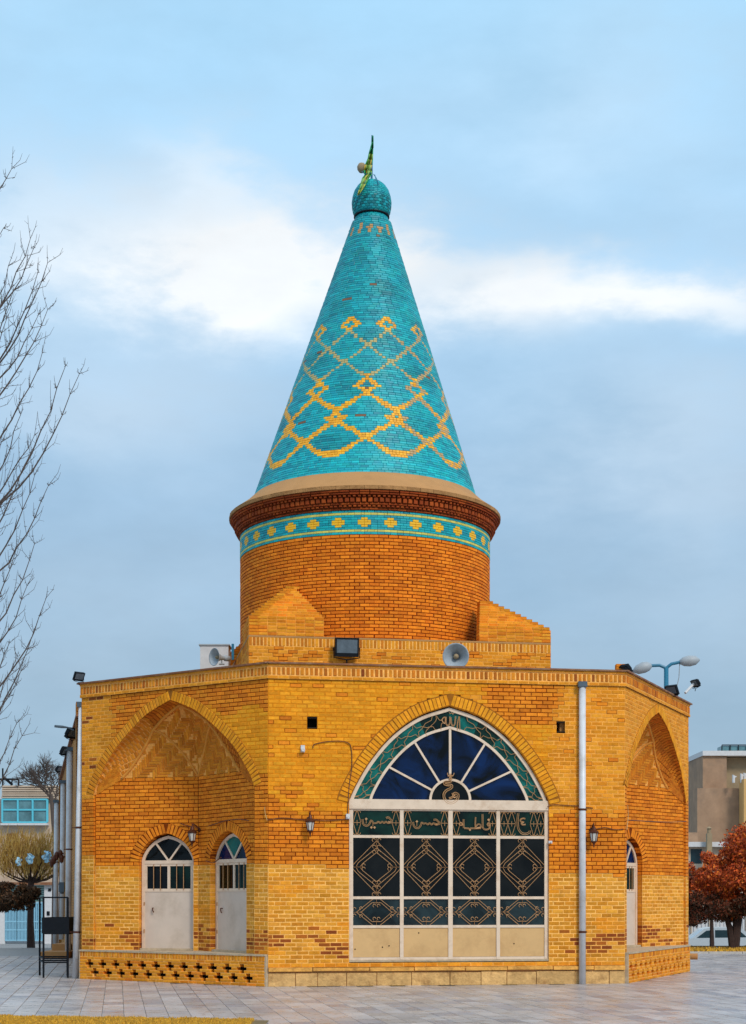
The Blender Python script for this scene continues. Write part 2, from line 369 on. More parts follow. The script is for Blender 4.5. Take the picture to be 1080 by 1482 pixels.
# ------------------------------------------------------------------ bricks
BR = []          # (centre, ex, en, ez, w, depth, h, colour)  front face centre is `centre`
MO = MB()        # mortar
KIND = {  # brick colours, spread, mortar, recess of the mortar
    'gold':   (((.80, .300, .010), (.76, .272, .008), (.83, .325, .014)), (.72, .240, .010), .004),
    'sold':   (((.62, .190, .012), (.52, .145, .010), (.70, .24, .016)), (1.0, .50, .13), .004),
    'orange': (((.78, .226, .010), (.82, .252, .014), (.70, .190, .008)), (.20, .036, .003), .010),  # dark red mortar, deepened in colour so the joints look more shaded
    'cream':  (((.71, .285, .024), (.66, .250, .016), (.76, .322, .034), (.62, .230, .013)), (.98, .51, .135), .003),
    'yellow': (((.76, .272, .013), (.71, .240, .009), (.80, .305, .020)), (.90, .39, .070), .003),
    'damp':   (((.33, .078, .009), (.42, .110, .010), (.26, .056, .008)), (.88, .42, .10), .003),
    'drum':   (((.84, .215, .009), (.90, .245, .012), (.74, .178, .007)), (.20, .030, .003), .009),
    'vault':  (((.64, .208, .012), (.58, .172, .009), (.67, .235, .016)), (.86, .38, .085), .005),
    'vshade':  (((.58, .160, .008), (.52, .135, .007), (.62, .19, .011)), (.34, .085, .008), .008),  # vault brick again, with the shade of the dim soffit in its colour
    'rustd':  (((.31, .052, .008), (.38, .072, .010), (.25, .040, .006)), (.10, .018, .004), .009),
}
def kcol(k):
    c = R.choice(KIND[k][0]); j = R.uniform(.88, 1.13); j2 = R.uniform(.96, 1.05)
    return (c[0]*j, c[1]*j*j2, c[2]*j)
def lowf(x, y): return .5+.25*sin(x*1.7+y*2.3+1)+.25*sin(x*.9-y*3.1+2.2)
def zone(fk, p):
    x, y = topx(p); z = p[2]
    if fk == 'left': zb = lerp(2.55, 2.27, min(1, max(0, (x-120)/265)))
    elif fk == 'front': zb = lerp(2.27, 2.08, (x-388)/517)
    else: zb = 2.12
    if z < .42: return 'yellow'
    if .42 <= z < 1.25 and fk != 'side':
        pr = max(0, 1-abs(z-.84-.06*sin(x*.05))/.30)*1.9*(lowf(x*.04, z*3)-.15)
        if R.random() < pr: return 'damp'
    if z < zb: return 'cream' if lowf(x*.02, z*2) > .12 else 'yellow'
    if fk == 'front':
        if x > 700 and x < 806 and 985 < y < 1048: return 'orange'
        if x < 650: return 'orange' if z < 3.35+.12*sin(x*.05)+R.uniform(-.3, .3) else ('gold' if R.random() > .05 else 'orange')
        if x > 800: return 'orange' if z < 3.3+R.uniform(-.15, .15) else ('yellow' if R.random() > .07 else 'orange')
        return 'orange' if z < 3.2 else ('gold' if R.random() > .06 else 'yellow')
    if fk == 'left':
        if x < 165+R.uniform(-15, 15): return ('yellow' if R.random() > .08 else 'damp') if z > 3.7 else 'orange'
        if z > 4.0 and x > 300 and y > 1028+8*sin(x*.1): return 'gold'
        return 'orange'
    if fk == 'right': return 'yellow' if z > 3.9 else 'orange'
    return 'orange'
def put(c, ex, en, ez, w, dp, h, col):
    BR.append((Vector(c), Vector(ex), Vector(en), Vector(ez), w, dp, h, col))
CH, JT = .0765, .013
def wall_bricks(fc, u0, u1, z0, z1, fk, opens=(), deep=.22, kind=None, d=0, mcol=None, ch=CH, clip=None, bw=.215):
    """courses of bricks on face fc between u0..u1, minus openings (list of fn(z_low,z_top)->(a,b)|None)"""
    n = max(1, round((z1-z0)/ch)); ch = (z1-z0)/n
    for i in range(n):
        za, zb = z0+i*ch, z0+(i+1)*ch; zm = (za+zb)/2
        lo, hi = (u0, u1) if clip is None else clip(zm)
        iv = [(lo, hi, False, False)]
        for op in opens:
            g = op(za, zb)
            if not g: continue
            nv = []
            for a, b, l, r in iv:
                if g[1] <= a or g[0] >= b: nv.append((a, b, l, r)); continue
                if g[0] > a+.02: nv.append((a, g[0], l, True))
                if g[1] < b-.02: nv.append((g[1], b, True, r))
            iv = nv
        off = (.5 if i % 2 else 0)*bw+R.uniform(-.02, .02)
        for a, b, l, r in iv:
            if b-a < .02: continue
            k0 = math.floor((a-off)/bw); cuts = [a]
            x = (k0+1)*bw+off
            while x < b:
                if x-cuts[-1] > .05 and b-x > .05: cuts.append(x+R.uniform(-.008, .008))
                x += bw
            cuts.append(b)
            for j, (p, q) in enumerate(zip(cuts, cuts[1:])):
                c = fc.P((p+q)/2, zm, d)
                kd = kind(c) if callable(kind) else (kind or zone(fk, c))
                dp = deep if ((l and j == 0) or (r and j == len(cuts)-2)) else .03
                jo = R.uniform(-.0035, .0025)
                put(fc.P((p+q)/2, zm+R.uniform(-.002, .002), d+jo), fc.e, fc.out, Z3, q-p-JT*R.uniform(.8, 1.3), dp, ch-JT*R.uniform(.85, 1.2), kcol(kd))
                mc = KIND[kd][1] if mcol is None else mcol
                if kd == 'damp' and R.random() < .3: mc = KIND['yellow'][1]
                t = R.uniform(.9, 1.1); mc = tuple(x*t for x in mc)
                m0 = KIND[kd][2] if mcol is None else .009
                MO.quad(fc.P(p, za, d+m0), fc.P(q, za, d+m0), fc.P(q, zb, d+m0), fc.P(p, zb, d+m0), mc)
                if l and j == 0: MO.quad(fc.P(p+.013, za, d+m0), fc.P(p+.013, zb, d+m0), fc.P(p+.013, zb, d+deep), fc.P(p+.013, za, d+deep), mc)
                if r and j == len(cuts)-2: MO.quad(fc.P(q-.013, za, d+m0), fc.P(q-.013, zb, d+m0), fc.P(q-.013, zb, d+deep), fc.P(q-.013, za, d+deep), mc)
def arch_open(ar, t, ring=True):
    og = ar.grown(t)
    def f(za, zb):
        if zb <= ar.z0+.078: h = ar.half if zb > ar.zb+.02 else None
        elif ring: h = og.half_at(zb)
        else: h = ar.half_at(zb)
        return None if h is None else (ar.sc-h, ar.sc+h)
    return f
def ring_bricks(fc, ar, t, deep, kind, d=0, proud=.014, step=.075, rows=1, mc=None):
    cv = ar.curve(); pts, st = resample(cv, step)
    for (p, tg) in pts:
        nn = (-tg[1], tg[0])      # outward (curve runs left to right over the top)
        kd = kind(fc.P(*p)) if callable(kind) else kind
        c = fc.P(p[0]+nn[0]*t/2, p[1]+nn[1]*t/2, d-proud+R.uniform(-.004, .003))
        put(c, fc.e*tg[0]+Z3*tg[1], fc.out, fc.e*nn[0]+Z3*nn[1], st-.012, deep, t-R.uniform(.0, .012), kcol(kd))
    # mortar bed behind the ring and on the soffit
    n = len(cv); inn, ou = [], []
    for i, p in enumerate(cv):
        a, b = cv[max(i-1, 0)], cv[min(i+1, n-1)]; l = sqrt((b[0]-a[0])**2+(b[1]-a[1])**2); nn = (-(b[1]-a[1])/l, (b[0]-a[0])/l)
        inn.append((p[0]+nn[0]*.005, p[1]+nn[1]*.005)); ou.append((p[0]+nn[0]*(t+.004), p[1]+nn[1]*(t+.004)))
    for i in range(n-1):
        m = KIND[kind(fc.P(*cv[i])) if callable(kind) else kind][1] if mc is None else mc
        MO.quad(fc.P(*inn[i], d-proud+.008), fc.P(*inn[i+1], d-proud+.008), fc.P(*ou[i+1], d-proud+.008), fc.P(*ou[i], d-proud+.008), m)
        MO.quad(fc.P(*inn[i], d-proud+.008), fc.P(*inn[i], d+deep), fc.P(*inn[i+1], d+deep), fc.P(*inn[i+1], d-proud+.008), m)
        MO.quad(fc.P(*ou[i], d-proud+.008), fc.P(*ou[i], d+.02), fc.P(*ou[i+1], d+.02), fc.P(*ou[i+1], d-proud+.008), m)
# ------------------------------------------------------------------ the shrine
L2, L1, R1, R2 = (-5.96, 32.5), (-1.956, 29.6), (4.87, 30.7), (7.13, 35.9)
FL, FF, FR = Face(L2, L1), Face(L1, R1), Face(R1, R2)
ZT = 6.05            # roof edge
shrine = thing('brick_shrine', 'ochre brick octagonal shrine with tall turquoise tiled conical spire', 'shrine', (0.3, 34.5, 0))
# ---- front face with the large window
w0, wz0 = FF.sz(505.5, 1163); w1, _ = FF.sz(794.5, 1163)
WC, WH = (w0+w1)/2, (w1-w0)/2
z_spr = FF.sz(650, 1163)[1]; z_apx = FF.sz(651, 1022)[1]; z_sill = FF.sz(650, 1389)[1]
AW = Arch(WC, WH, z_spr, z_apx-z_spr, T_WIN, z_sill)
def hole(px, py, w, h):
    u, z = FF.sz(px, py); return lambda za, zb: (u-w/2, u+w/2) if (za < z+h/2-.03 and zb > z-h/2+.03) else None
Z_PL = .355          # top of stone ledge
wall_bricks(FF, 0, FF.W, Z_PL, 5.74, 'front', [arch_open(AW, .25), hole(452, 1046, .19, .155), hole(812, 1052, .17, .155)], deep=.16)
ring_bricks(FF, AW, .235, .16, lambda p: 'gold', proud=.016, step=.078, mc=(.34, .12, .015))
# ---- left face
def niche(fc, fk, cs, half, zsp, rise, doors, dmid=1.0, zfl=.6, zb=4.08):
    ar = Arch(cs, half, zsp, rise, T_BIG, zfl)
    wall_bricks(fc, 0, fc.W, zfl, 5.74, fk, [arch_open(ar, .19)], deep=.07)
    ring_bricks(fc, ar, .19, .12, lambda p: 'gold' if fk == 'right' or topx(p)[0] > 230 else 'yellow', proud=.014, mc=(.33, .12, .018))
    hb = half-.004; dj = .045
    mid = fc.P(cs, 0, dmid); pa = fc.P(cs-hb, 0, dj); pb = fc.P(cs+hb, 0, dj)
    A, C = Face(pa, mid), Face(mid, pb)
    res = []
    for f, (uc, dw) in zip((A, C), doors):
        f.door = None
        if dw:
            zd0 = zfl+.02; zs = 2.42; da = Arch(uc, dw/2, zs, .53, T_DOOR, zd0)
            wall_bricks(f, 0, f.W, zfl, zb, fk, [arch_open(da, .20)], deep=.2, kind=lambda p: ('orange' if p[2] > 2.3 else zone(fk, p)))
            ring_bricks(f, da, .2, .22, 'orange', proud=.012, step=.07)
            f.door = da; res.append((f, da))
        else:
            wall_bricks(f, 0, f.W, zfl, zb, fk, [], kind=lambda p: ('orange' if p[2] > 2.3 else zone(fk, p)))
    # vault surface
    def S(u, v):
        au = abs(u); g = interp(ar.T, au)
        zf = zsp+rise*(1-g); db = lerp(dmid, dj, au); zbb = zb if au < .72 else lerp(zb, zsp, (au-.72)/.28)
        s = cs+lerp(hb*u, half*u, v); w = v*pi/2
        return fc.P(s, zbb+(zf-zbb)*sin(w), db*cos(w)**.9 if v < 1 else 0)
    nu, nv = 72, 22
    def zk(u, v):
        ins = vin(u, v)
        return 'vault' if ins else ('vault' if (u < -.35 and v > .25) or u < -.6 else 'vshade')  # left soffit painted as lit, the rest as shaded
    def vin(u, v):
        au = abs(u)
        if au > .74: return None
        top = .62*(1-abs(au-.36)/.37)                 # side panels A and C
        if v < top: return 'A' if u < 0 else 'C'
        if au < .36 and v < .62+.18*(1-au/.36) and v > .62*(au/.36): return 'B'
        return None
    for i in range(nu):
        for j in range(nv):
            ua, ub, va, vb = -1+2*i/nu, -1+2*(i+1)/nu, j/nv, (j+1)/nv
            um, vm = (ua+ub)/2, (va+vb)/2
            o = Vector((0, 0, 0))
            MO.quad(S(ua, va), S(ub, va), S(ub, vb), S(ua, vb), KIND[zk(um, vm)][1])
    def lay(u, v, w, h, ang, kd):
        e = 1e-3; p = S(u, v); su = (S(u+e, v)-S(u-e, v)); svv = (S(u, min(1, v+e))-S(u, v-e))
        su.normalize(); svv.normalize(); nn = su.cross(svv).normalized(); svv = nn.cross(su)
        if nn.dot(fc.out) < 0 and nn.z > 0: nn = -nn
        if nn.dot(Vector((0, 0, 0))-p) < 0: nn = -nn
        ex = su*cos(ang)+svv*sin(ang); ez = -su*sin(ang)+svv*cos(ang)
        put(p+nn*(.012+R.uniform(-.003, .003)), ex, nn, ez, w, .03, h, kcol(kd))
    lu = half
    LT = {}
    def vlen(u):
        k_ = round(abs(u), 2)
        if k_ not in LT: LT[k_] = max(.25, sum((S(-k_, (q+1)/12)-S(-k_, q/12)).length for q in range(12)))
        return LT[k_]
    k, Wb = 4, .052
    for iy in range(-4, int(1.6/Wb)):
        for ix in range(int(-1.7/Wb), int(1.7/Wb)):
            t = (ix-iy) % (2*k)
            if t == 0: cx_, cy_, w, h = (ix+k/2)*Wb, (iy+.5)*Wb, k*Wb, Wb
            elif t == 2*k-1: cx_, cy_, w, h = (ix+.5)*Wb, (iy+k/2)*Wb, Wb, k*Wb
            else: continue
            def uvz(x, y):
                u = x/lu; au = min(1, abs(u)); zf = zsp+rise*(1-interp(ar.T, au)); zbb = zb if au < .72 else lerp(zb, zsp, (au-.72)/.28)
                q = y/max(.05, zf-zbb); return (u, math.asin(q)*2/pi) if q < .995 and au < .99 else (u, 9)
            if cy_ < .005: continue
            u, v = uvz(cx_, cy_); rr = vin(u, v)
            if not rr or v > .9: continue
            if any(vin(*uvz(cx_+a_*w*.2, max(.004, cy_+b_*h*.2))) != rr for a_, b_ in ((1, 0), (-1, 0), (0, 1), (0, -1))): continue
            e_ = 1e-3; p = S(u, v); su = S(u+e_, v)-S(u-e_, v); sv_ = S(u, v+e_)-S(u, v-e_); nn = su.cross(sv_).normalized()
            if nn.dot(Vector((0, 0, EYE))-p) < 0: nn = -nn
            ex = Z3.cross(nn).normalized(); ez = nn.cross(ex)
            if ez.z < 0: ez = -ez
            put(p+nn*.013, ex, nn, ez, w/max(.6, abs(ex.dot(fc.e)))-.009, .03, h/max(.45, ez.z)-.008, kcol('vault'))
    # soffit bricks set front to back beyond the panels
    nrow = 7
    for j in range(nrow):
        v = .06+.92*(j+.5)/nrow
        n = int(2*half/.078)
        for i in range(n):
            u = -1+2*(i+.5)/n
            if vin(u, v) or abs(u) > .975: continue
            if abs(u) > .76 and v < .5: continue
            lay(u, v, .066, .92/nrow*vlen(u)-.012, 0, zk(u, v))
    for j in range(16):
        v = (j+.5)/16*.5
        for i in range(5):
            for sg in (-1, 1):
                u = sg*(.775+i*.055+(.02 if j % 2 else 0))
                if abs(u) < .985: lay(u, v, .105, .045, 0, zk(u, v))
    # ribs
    rb = MB()
    def rib(pts, r=.034):
        out = []
        for a, b in zip(pts, pts[1:]):
            for q in range(7): out.append(S(lerp(a[0], b[0], q/7), lerp(a[1], b[1], q/7)))
        out.append(S(*pts[-1])); rb.tube(out, r, 6)
    rib([(-.74, 0), (-.60, .27), (-.36, .62), (-.18, .74), (0, .81), (.18, .74), (.36, .62), (.60, .27), (.74, 0)])
    rib([(-.36, .62), (-.18, .30), (0, 0)], .028); rib([(.36, .62), (.18, .30), (0, 0)], .028)
    rb.build('vault_rib', M['ribm'], shrine, smooth=True)
    return ar, A, C, res
def interp(T, u):
    for (u0, g0), (u1, g1) in zip(T, T[1:]):
        if u0 <= u <= u1: return lerp(g0, g1, (u-u0)/max(1e-9, u1-u0))
    return T[-1][1]
M['ribm'] = surf('vault_rib_plaster', (.72, .28, .035), .9, var=.25)
arL, A_L, C_L, doorsL = niche(FL, 'left', 2.475, 2.13, 3.75, 1.77, [(1.56, 1.18), (1.20, 1.42)], dmid=.80)
arR, A_R, C_R, doorsR = niche(FR, 'right', 2.76, 2.62, 3.78, 1.75, [(1.6, 0), (.52, .9)], dmid=.86)
# ---- other (unseen or barely seen) walls and the roof
nrm = Vector((-.159, .987, 0)); el = Vector((-.987, -.159, 0))
B0 = Vector((*L2, 0))+nrm*6.9; B1 = B0+(nrm*.707-el*.707)*4.9; B3 = Vector((*R2, 0))+Vector((-.159-.3, .987, 0)).normalized()*4.5; B2 = B3+(nrm*.75+el*.66)*3.6
foot = [Vector((*L2, 0)), Vector((*L1, 0)), Vector((*R1, 0)), Vector((*R2, 0)), B3, B2, B1, B0]
def uvwall(name, p0, p1, z0, z1, mat, parent=None, th=.3):
    f = Face(p0, p1); vs = [f.P(0, z0), f.P(f.W, z0), f.P(f.W, z1), f.P(0, z1), f.P(0, z0, th), f.P(f.W, z0, th), f.P(f.W, z1, th), f.P(0, z1, th)]
    fs = [(0, 1, 2, 3), (5, 4, 7, 6), (3, 2, 6, 7), (1, 5, 6, 2), (4, 0, 3, 7)]
    me = bpy.data.meshes.new(name); me.from_pydata([tuple(v) for v in vs], [], fs); me.materials.append(mat)
    uv = me.uv_layers.new(name='UVMap')
    co = [(0, z0), (f.W, z0), (f.W, z1), (0, z1)]*2
    for poly in me.polygons:
        for li, vi in zip(poly.loop_indices, poly.vertices):
            c = co[vi % 4]; uv.data[li].uv = (c[0]+(th if vi > 3 and poly.index in (3, 4) else 0), c[1])
    o = bpy.data.objects.new(name, me); COL.objects.link(o)
    if parent: setpar(o, parent)
    return o
for a, b in ((R2, B3), (B3, B2), (B2, B1), (B1, B0), (B0, L2)):
    uvwall('wall', a, b, 0, ZT-.04, M['wing'], shrine, .05)
mb = MB(); c0 = sum(foot, Vector())/8
mb.add([v+Z3*(ZT-.06) for v in foot], [tuple(range(8))]); mb.build('roof', M['roof'], shrine)
# cornice: header course, soldier course, cap sheet
mbs = MB()
for fc, fk in ((FL, 'left'), (FF, 'front'), (FR, 'right')):
    e0 = -.02; e1 = fc.W+.02
    wall_bricks(fc, e0, e1, 5.74, 5.80, fk, kind='yellow', d=-.035, ch=.06, bw=.2)
    MO.quad(fc.P(e0, 5.74, -.03), fc.P(e1, 5.74, -.03), fc.P(e1, 5.74, .05), fc.P(e0, 5.74, .05), KIND['orange'][1])
    n = round((e1-e0)/.088)
    for i in range(n):
        u = e0+(e1-e0)*(i+.5)/n
        put(fc.P(u, 5.885, -.028+R.uniform(-.004, .004)), fc.e, fc.out, Z3, .088-R.uniform(.026, .038), .03, .135, kcol('sold' if R.random() > .1 else 'damp'))
    MO.quad(fc.P(e0, 5.80, -.018), fc.P(e1, 5.80, -.018), fc.P(e1, 5.985, -.018), fc.P(e0, 5.985, -.018), KIND['sold'][1])
    wall_bricks(fc, e0, e1, 5.975, 6.015, fk, kind='yellow', d=-.04, ch=.04, bw=.21)
    fc.box(mbs, -.07, fc.W+.07, 6.017, ZT-.001, -.075, .35)
mbs.build('roof_edge', M['cap'], shrine)
# plinth ledge and stones
mbl = MB(); 
u = 0
while u < FF.W-.05:
    w = min(R.uniform(.55, 1.1), FF.W-u); t = R.uniform(.85, 1.1)
    FF.box(mbl, u+.008, u+w-.008, .275+R.uniform(-.014, .012), Z_PL-.002-R.uniform(0, .008), -.045+R.uniform(-.02, .018), .2, (.78*t, .38*t, .085*t)); u += w
mbl.build('ledge_stone', M['stone'], shrine, stuff=False)
u = 0; k = 0
while u < FF.W-.05:
    w = min(R.uniform(.35, .8), FF.W-u); t = R.uniform(.8, 1.15); mbp = MB()
    FF.box(mbp, u+.007, u+w-.007, .0, .256-R.uniform(0, .02), .0+R.uniform(-.014, .014), .2, (.66*t, .39*t, .15*t)); mbp.build('plinth_stone', M['stone'], shrine); u += w
mbq = MB(); FF.box(mbq, 0, FF.W, 0, Z_PL-.01, .03, .2); mbq.build('plinth_bed', M['clay'], shrine)
# dark putlog holes
for px, py in ((452, 1046), (812, 1052)):
    u, z = FF.sz(px, py); mbh = MB()
    for a, b, c, d_ in ((u-.12, u+.12, z-.10, z-.085), (u-.12, u+.12, z+.085, z+.10), (u-.12, u-.1, z-.085, z+.085), (u+.1, u+.12, z-.085, z+.085)): FF.box(mbh, a, b, c, d_, .01, .3)
    FF.box(mbh, u-.12, u+.12, z-.1, z+.1, .3, .32); mbh.build('putlog_hole', M['dark'], shrine)
# ---- lattice platforms in front of the niches
def platform(fc, fk, uA, uB, dd, ztop=.6):
    c = .058; H = 8*c
    pitch = .37 if fk == 'left' else .40
    n = int((uB-uA-.2)/pitch); m0 = (uB-uA-n*pitch)/2
    for r in range(8):
        za = r*c; hs = []
        def cross(off, mid):
            for k in range(n+1):
                uc = uA+m0+(k+off)*pitch
                if uc+.13 < uB-.08 and uc-.13 > uA+.05: hs.append((uc-(.115 if mid else .05), uc+(.115 if mid else .05)))
        if r in (1, 2, 3): cross(.52, r == 2)
        if r in (4, 5, 6): cross(.10, r == 5)
        hs.sort(); x = uA
        segs = []
        for a, b in hs: segs.append((x, a)); x = b
        segs.append((x, uB))
        for a, b in segs:
            if b-a < .03: continue
            m = max(1, round((b-a)/.21))
            for q in range(m):
                p0, p1 = lerp(a, b, q/m), lerp(a, b, (q+1)/m)
                put(fc.P((p0+p1)/2, za+c/2, dd+R.uniform(-.004, .004)), fc.e, fc.out, Z3, p1-p0-(.008 if m > 1 else .002), .11, c-.010, kcol('yellow' if R.random() > .12 else 'orange'))
            MO.add([fc.P(a+.004, za, dd+.007), fc.P(b-.004, za, dd+.007), fc.P(b-.004, za+c, dd+.007), fc.P(a+.004, za+c, dd+.007),
                    fc.P(a+.004, za, dd+.10), fc.P(b-.004, za, dd+.10), fc.P(b-.004, za+c, dd+.10), fc.P(a+.004, za+c, dd+.10)],
                   [(0, 1, 2, 3), (0, 3, 7, 4), (1, 5, 6, 2), (3, 2, 6, 7), (0, 4, 5, 1)], KIND['cream'][1])
    nn = int((uB-uA)/.075)
    for i in range(nn):
        u = uA+(uB-uA)*(i+.5)/nn
        put(fc.P(u, H+.054, dd+R.uniform(-.004, .004)), fc.e, fc.out, Z3, .075-.013, .1, .098, kcol('yellow' if R.random() > .35 else 'sold'))
    MO.quad(fc.P(uA, H, dd+.007), fc.P(uB, H, dd+.007), fc.P(uB, ztop-.02, dd+.007), fc.P(uA, ztop-.02, dd+.007), KIND['cream'][1])
    t = MB(); fc.box(t, uA-.015, uB+.015, ztop-.034, ztop, dd-.012, 1.3); t.build('platform_top', M['plast'], shrine)
    t = MB(); fc.box(t, uA, uB, 0, ztop-.04, dd+.55, dd+.6); fc.box(t, uA+.1, uB-.1, .0, .004, dd+.1, dd+.55)
    t.build('platform_core', M['dark'], shrine)
    for q in (uA, uB):
        t = MB(); fc.box(t, q-.02, q+.02, 0, ztop-.036, dd+.004, dd+.56); t.build('platform_end', M['plast'], shrine)
M['plast'] = surf('cement_screed', (.50, .38, .25), .9, var=.25, scale=9, bump=.5, dirt=(.33, .22, .12), dscale=4, damt=.6)
platform(FL, 'left', .0, FL.W-.03, -.06)
platform(FR, 'right', .06, FR.W-.10, -.06)
# niche floor sits on the platform; return of the front pier to the platform is closed by bricks
# ---- square base block
BA, BB = Vector((-2.66, 34.0, 0)), Vector((3.93, 35.1, 0))
eb = (BB-BA).normalized(); nb = Vector((-eb.y, eb.x, 0))
BW = (BB-BA).length
BFa = Face(BA, BB); BLa = Face(BA+nb*BW, BA); BRa = Face(BB, BB+nb*BW); BBa = Face(BB+nb*BW, BA+nb*BW)
for fc, q in ((BFa, 1), (BLa, 1), (BRa, 1), (BBa, 0)):
    if not q: uvwall('wall', fc.O, fc.P(fc.W, 0), 5.9, 7.28, M['wing'], shrine, .02); continue
    wall_bricks(fc, 0, fc.W, 5.99, 7.06, 'block', kind=lambda p: 'yellow' if R.random() > .2 else 'orange')
    n = round(fc.W/.08)
    for i in range(n):
        put(fc.P((i+.5)*fc.W/n, 7.155, R.uniform(-.004, .004)), fc.e, fc.out, Z3, fc.W/n-.024, .03, .175, kcol('sold' if R.random() > .4 else 'yellow'))
    MO.quad(fc.P(0, 7.06, .008), fc.P(fc.W, 7.06, .008), fc.P(fc.W, 7.25, .008), fc.P(0, 7.25, .008), KIND['cream'][1])
t = MB(); t.add([BA+Z3*7.285, BB+Z3*7.285, BB+nb*BW+Z3*7.285, BA+nb*BW+Z3*7.285, BA+Z3*7.25, BB+Z3*7.25, BB+nb*BW+Z3*7.25, BA+nb*BW+Z3*7.25],
                [(0, 1, 2, 3), (4, 5, 1, 0), (5, 6, 2, 1), (7, 4, 0, 3)]); t.build('terrace', M['clay'], shrine)
# ---- corner mounds
def mound(A, ex, ey, sx=1.62, sy=1.62, zt=8.55, q=.95, lo=.40):
    """stepped brick squinch back at corner A"""
    z0 = 7.285; P = A+ex*q+ey*.98; zv = z0+lo
    def lvl(z):
        if z <= zv: return A, A+ex*sx, A+ey*sy
        t = (z-zv)/(zt-zv); return A.lerp(P, t), (A+ex*sx).lerp(P+ex*.12, t), (A+ey*sy).lerp(P+ey*.12, t)
    n = int((zt-z0)/.07)
    for i in range(n):
        za = z0+i*.07; a, f, s_ = lvl(za+.035)
        for p, q in ((a, f), (s_, a)):
            l = (q-p).length
            if l < .08: continue
            m = max(1, round(l/.2)); e = (q-p).normalized(); o = Vector((e.y, -e.x, 0))
            if o.dot(A+ex*2+ey*2-A) > 0: o = -o
            for j in range(m):
                off = .5/m if i % 2 and m > 1 else 0
                c = p.lerp(q, min(1, (j+.5)/m))+o*R.uniform(-.006, .006); c.z = za+.035
                put(c, e if e.cross(o).z < 0 else -e, o, Z3, l/m-.012, .30, .058, kcol('yellow' if R.random() > .3 else 'orange'))
            MO.add([Vector((*p.xy, za))-o*.01, Vector((*q.xy, za))-o*.01, Vector((*q.xy, za+.07))-o*.01, Vector((*p.xy, za+.07))-o*.01,
                    Vector((*q.xy, za+.07))-o*.25, Vector((*p.xy, za+.07))-o*.25], [(0, 1, 2, 3), (3, 2, 4, 5)], KIND['yellow'][1])
mound(BA, eb, nb); mound(BB, -eb, nb, zt=8.40, q=1.25, lo=.30); mound(BA+nb*BW, eb, -nb); mound(BB+nb*BW, -eb, -nb)
# ---- drum
DC = Vector((-.19, 37.8, 0)); DR = 2.96; ZB0 = 9.63
def ringpt(th, r, z, cx=0): return Vector((DC.x+cx+r*sin(th), DC.y-r*cos(th), z))
z = 7.28; i = 0; nB = 86; nrow = round((ZB0-z)/.0765); hh = (ZB0-z)/nrow
for i in range(nrow):
    za = z+i*hh
    for k in range(nB):
        th = 2*pi*(k+(.5 if i % 2 else 0)+R.uniform(-.04, .04))/nB
        o = Vector((sin(th), -cos(th), 0)); e = Vector((cos(th), sin(th), 0))
        put(ringpt(th, DR+R.uniform(-.003, .003), za+hh/2), e, o, Z3, 2*pi*DR/nB-.015, .03, hh-.016, kcol('drum'))
mb = MB(); mb.lathe(DC, [(DR-.008, 7.2), (DR-.008, ZB0), (DR-.008, 10.2)], 96, KIND['drum'][1]); mb.build('drum_wall', M['mortar'], shrine)
# turquoise band
TL = []     # tiles (centre, ex, en, ez, w, dp, h, col)
def tcol(b=1):
    c = R.choice(((.001, .36, .41), (.001, .32, .38), (.001, .39, .43), (.001, .27, .34), (.002, .38, .40))); j = R.uniform(.86, 1.12)*b
    return tuple(x*j for x in c)
def ycol(): 
    c = R.choice(((.92, .42, .012), (.96, .48, .02), (.84, .37, .012))); j = R.uniform(.88, 1.1); return tuple(x*j for x in c)
def ylcol():
    c = R.choice(((.66, .58, .10), (.60, .54, .12), (.70, .60, .12))); j = R.uniform(.88, 1.1); return tuple(x*j for x in c)
ZB1 = 10.16; nr = 10; bh = (ZB1-ZB0)/nr; nh = 32*8
for r_ in range(nr):
    run = []
    for k in range(nh):
        ph = (k+4) % 8-4; a = abs(ph+.5)
        if r_ in (1, 8): c = 'l'
        elif r_ in (3, 6): c = 'y' if a < 1.2 else 't'
        elif r_ in (4, 5): c = 'y' if a < 2.2 else 't'
        else: c = 't'
        run.append(c)
    k = 0
    while k < nh:
        w = 2 if (k+1 < nh and run[k+1] == run[k] and R.random() < .85) else 1
        th = 2*pi*(k+w/2)/nh; o = Vector((sin(th), -cos(th), 0)); e = Vector((cos(th), sin(th), 0))
        col = {'t': tcol(1.05), 'y': (.92, .50, .015), 'l': ylcol()}[run[k]]
        TL.append((ringpt(th, DR+.006+R.uniform(-.002, .002), ZB0+(r_+.5)*bh), e, o, Z3, 2*pi*DR/nh*w-.004, .02, bh-.004, col)); k += w
# cornice: stepped rows under a plaster shoulder
z = ZB1
for (h, r, nB, fill, kd) in ((.055, 3.00, 90, .94, 'rustd'), (.045, 3.04, 180, .62, 'rustd'), (.05, 3.055, 90, .95, 'rustd'), (.105, 3.095, 150, .70, 'rustd'), (.05, 3.13, 180, .55, 'rustd'), (.045, 3.16, 90, .95, 'rustd'), (.05, 3.185, 90, .95, 'rustd')):
    for k in range(nB):
        th = 2*pi*(k+R.uniform(-.06, .06))/nB; o = Vector((sin(th), -cos(th), 0)); e = Vector((cos(th), sin(th), 0))
        put(ringpt(th, r+R.uniform(-.004, .004), z+h/2), e, o, Z3, 2*pi*r/nB*fill, .22, h-.008, kcol(kd))
    z += h
mb = MB(); mb.lathe(DC, [(DR, ZB1), (3.0, ZB1+.02), (3.06, ZB1+.25), (3.12, ZB1+.4), (2.5, ZB1+.4)], 96, KIND['rustd'][1]); mb.build('cornice_core', M['mortar'], shrine)
mb = MB(); zr = ZB1+.40
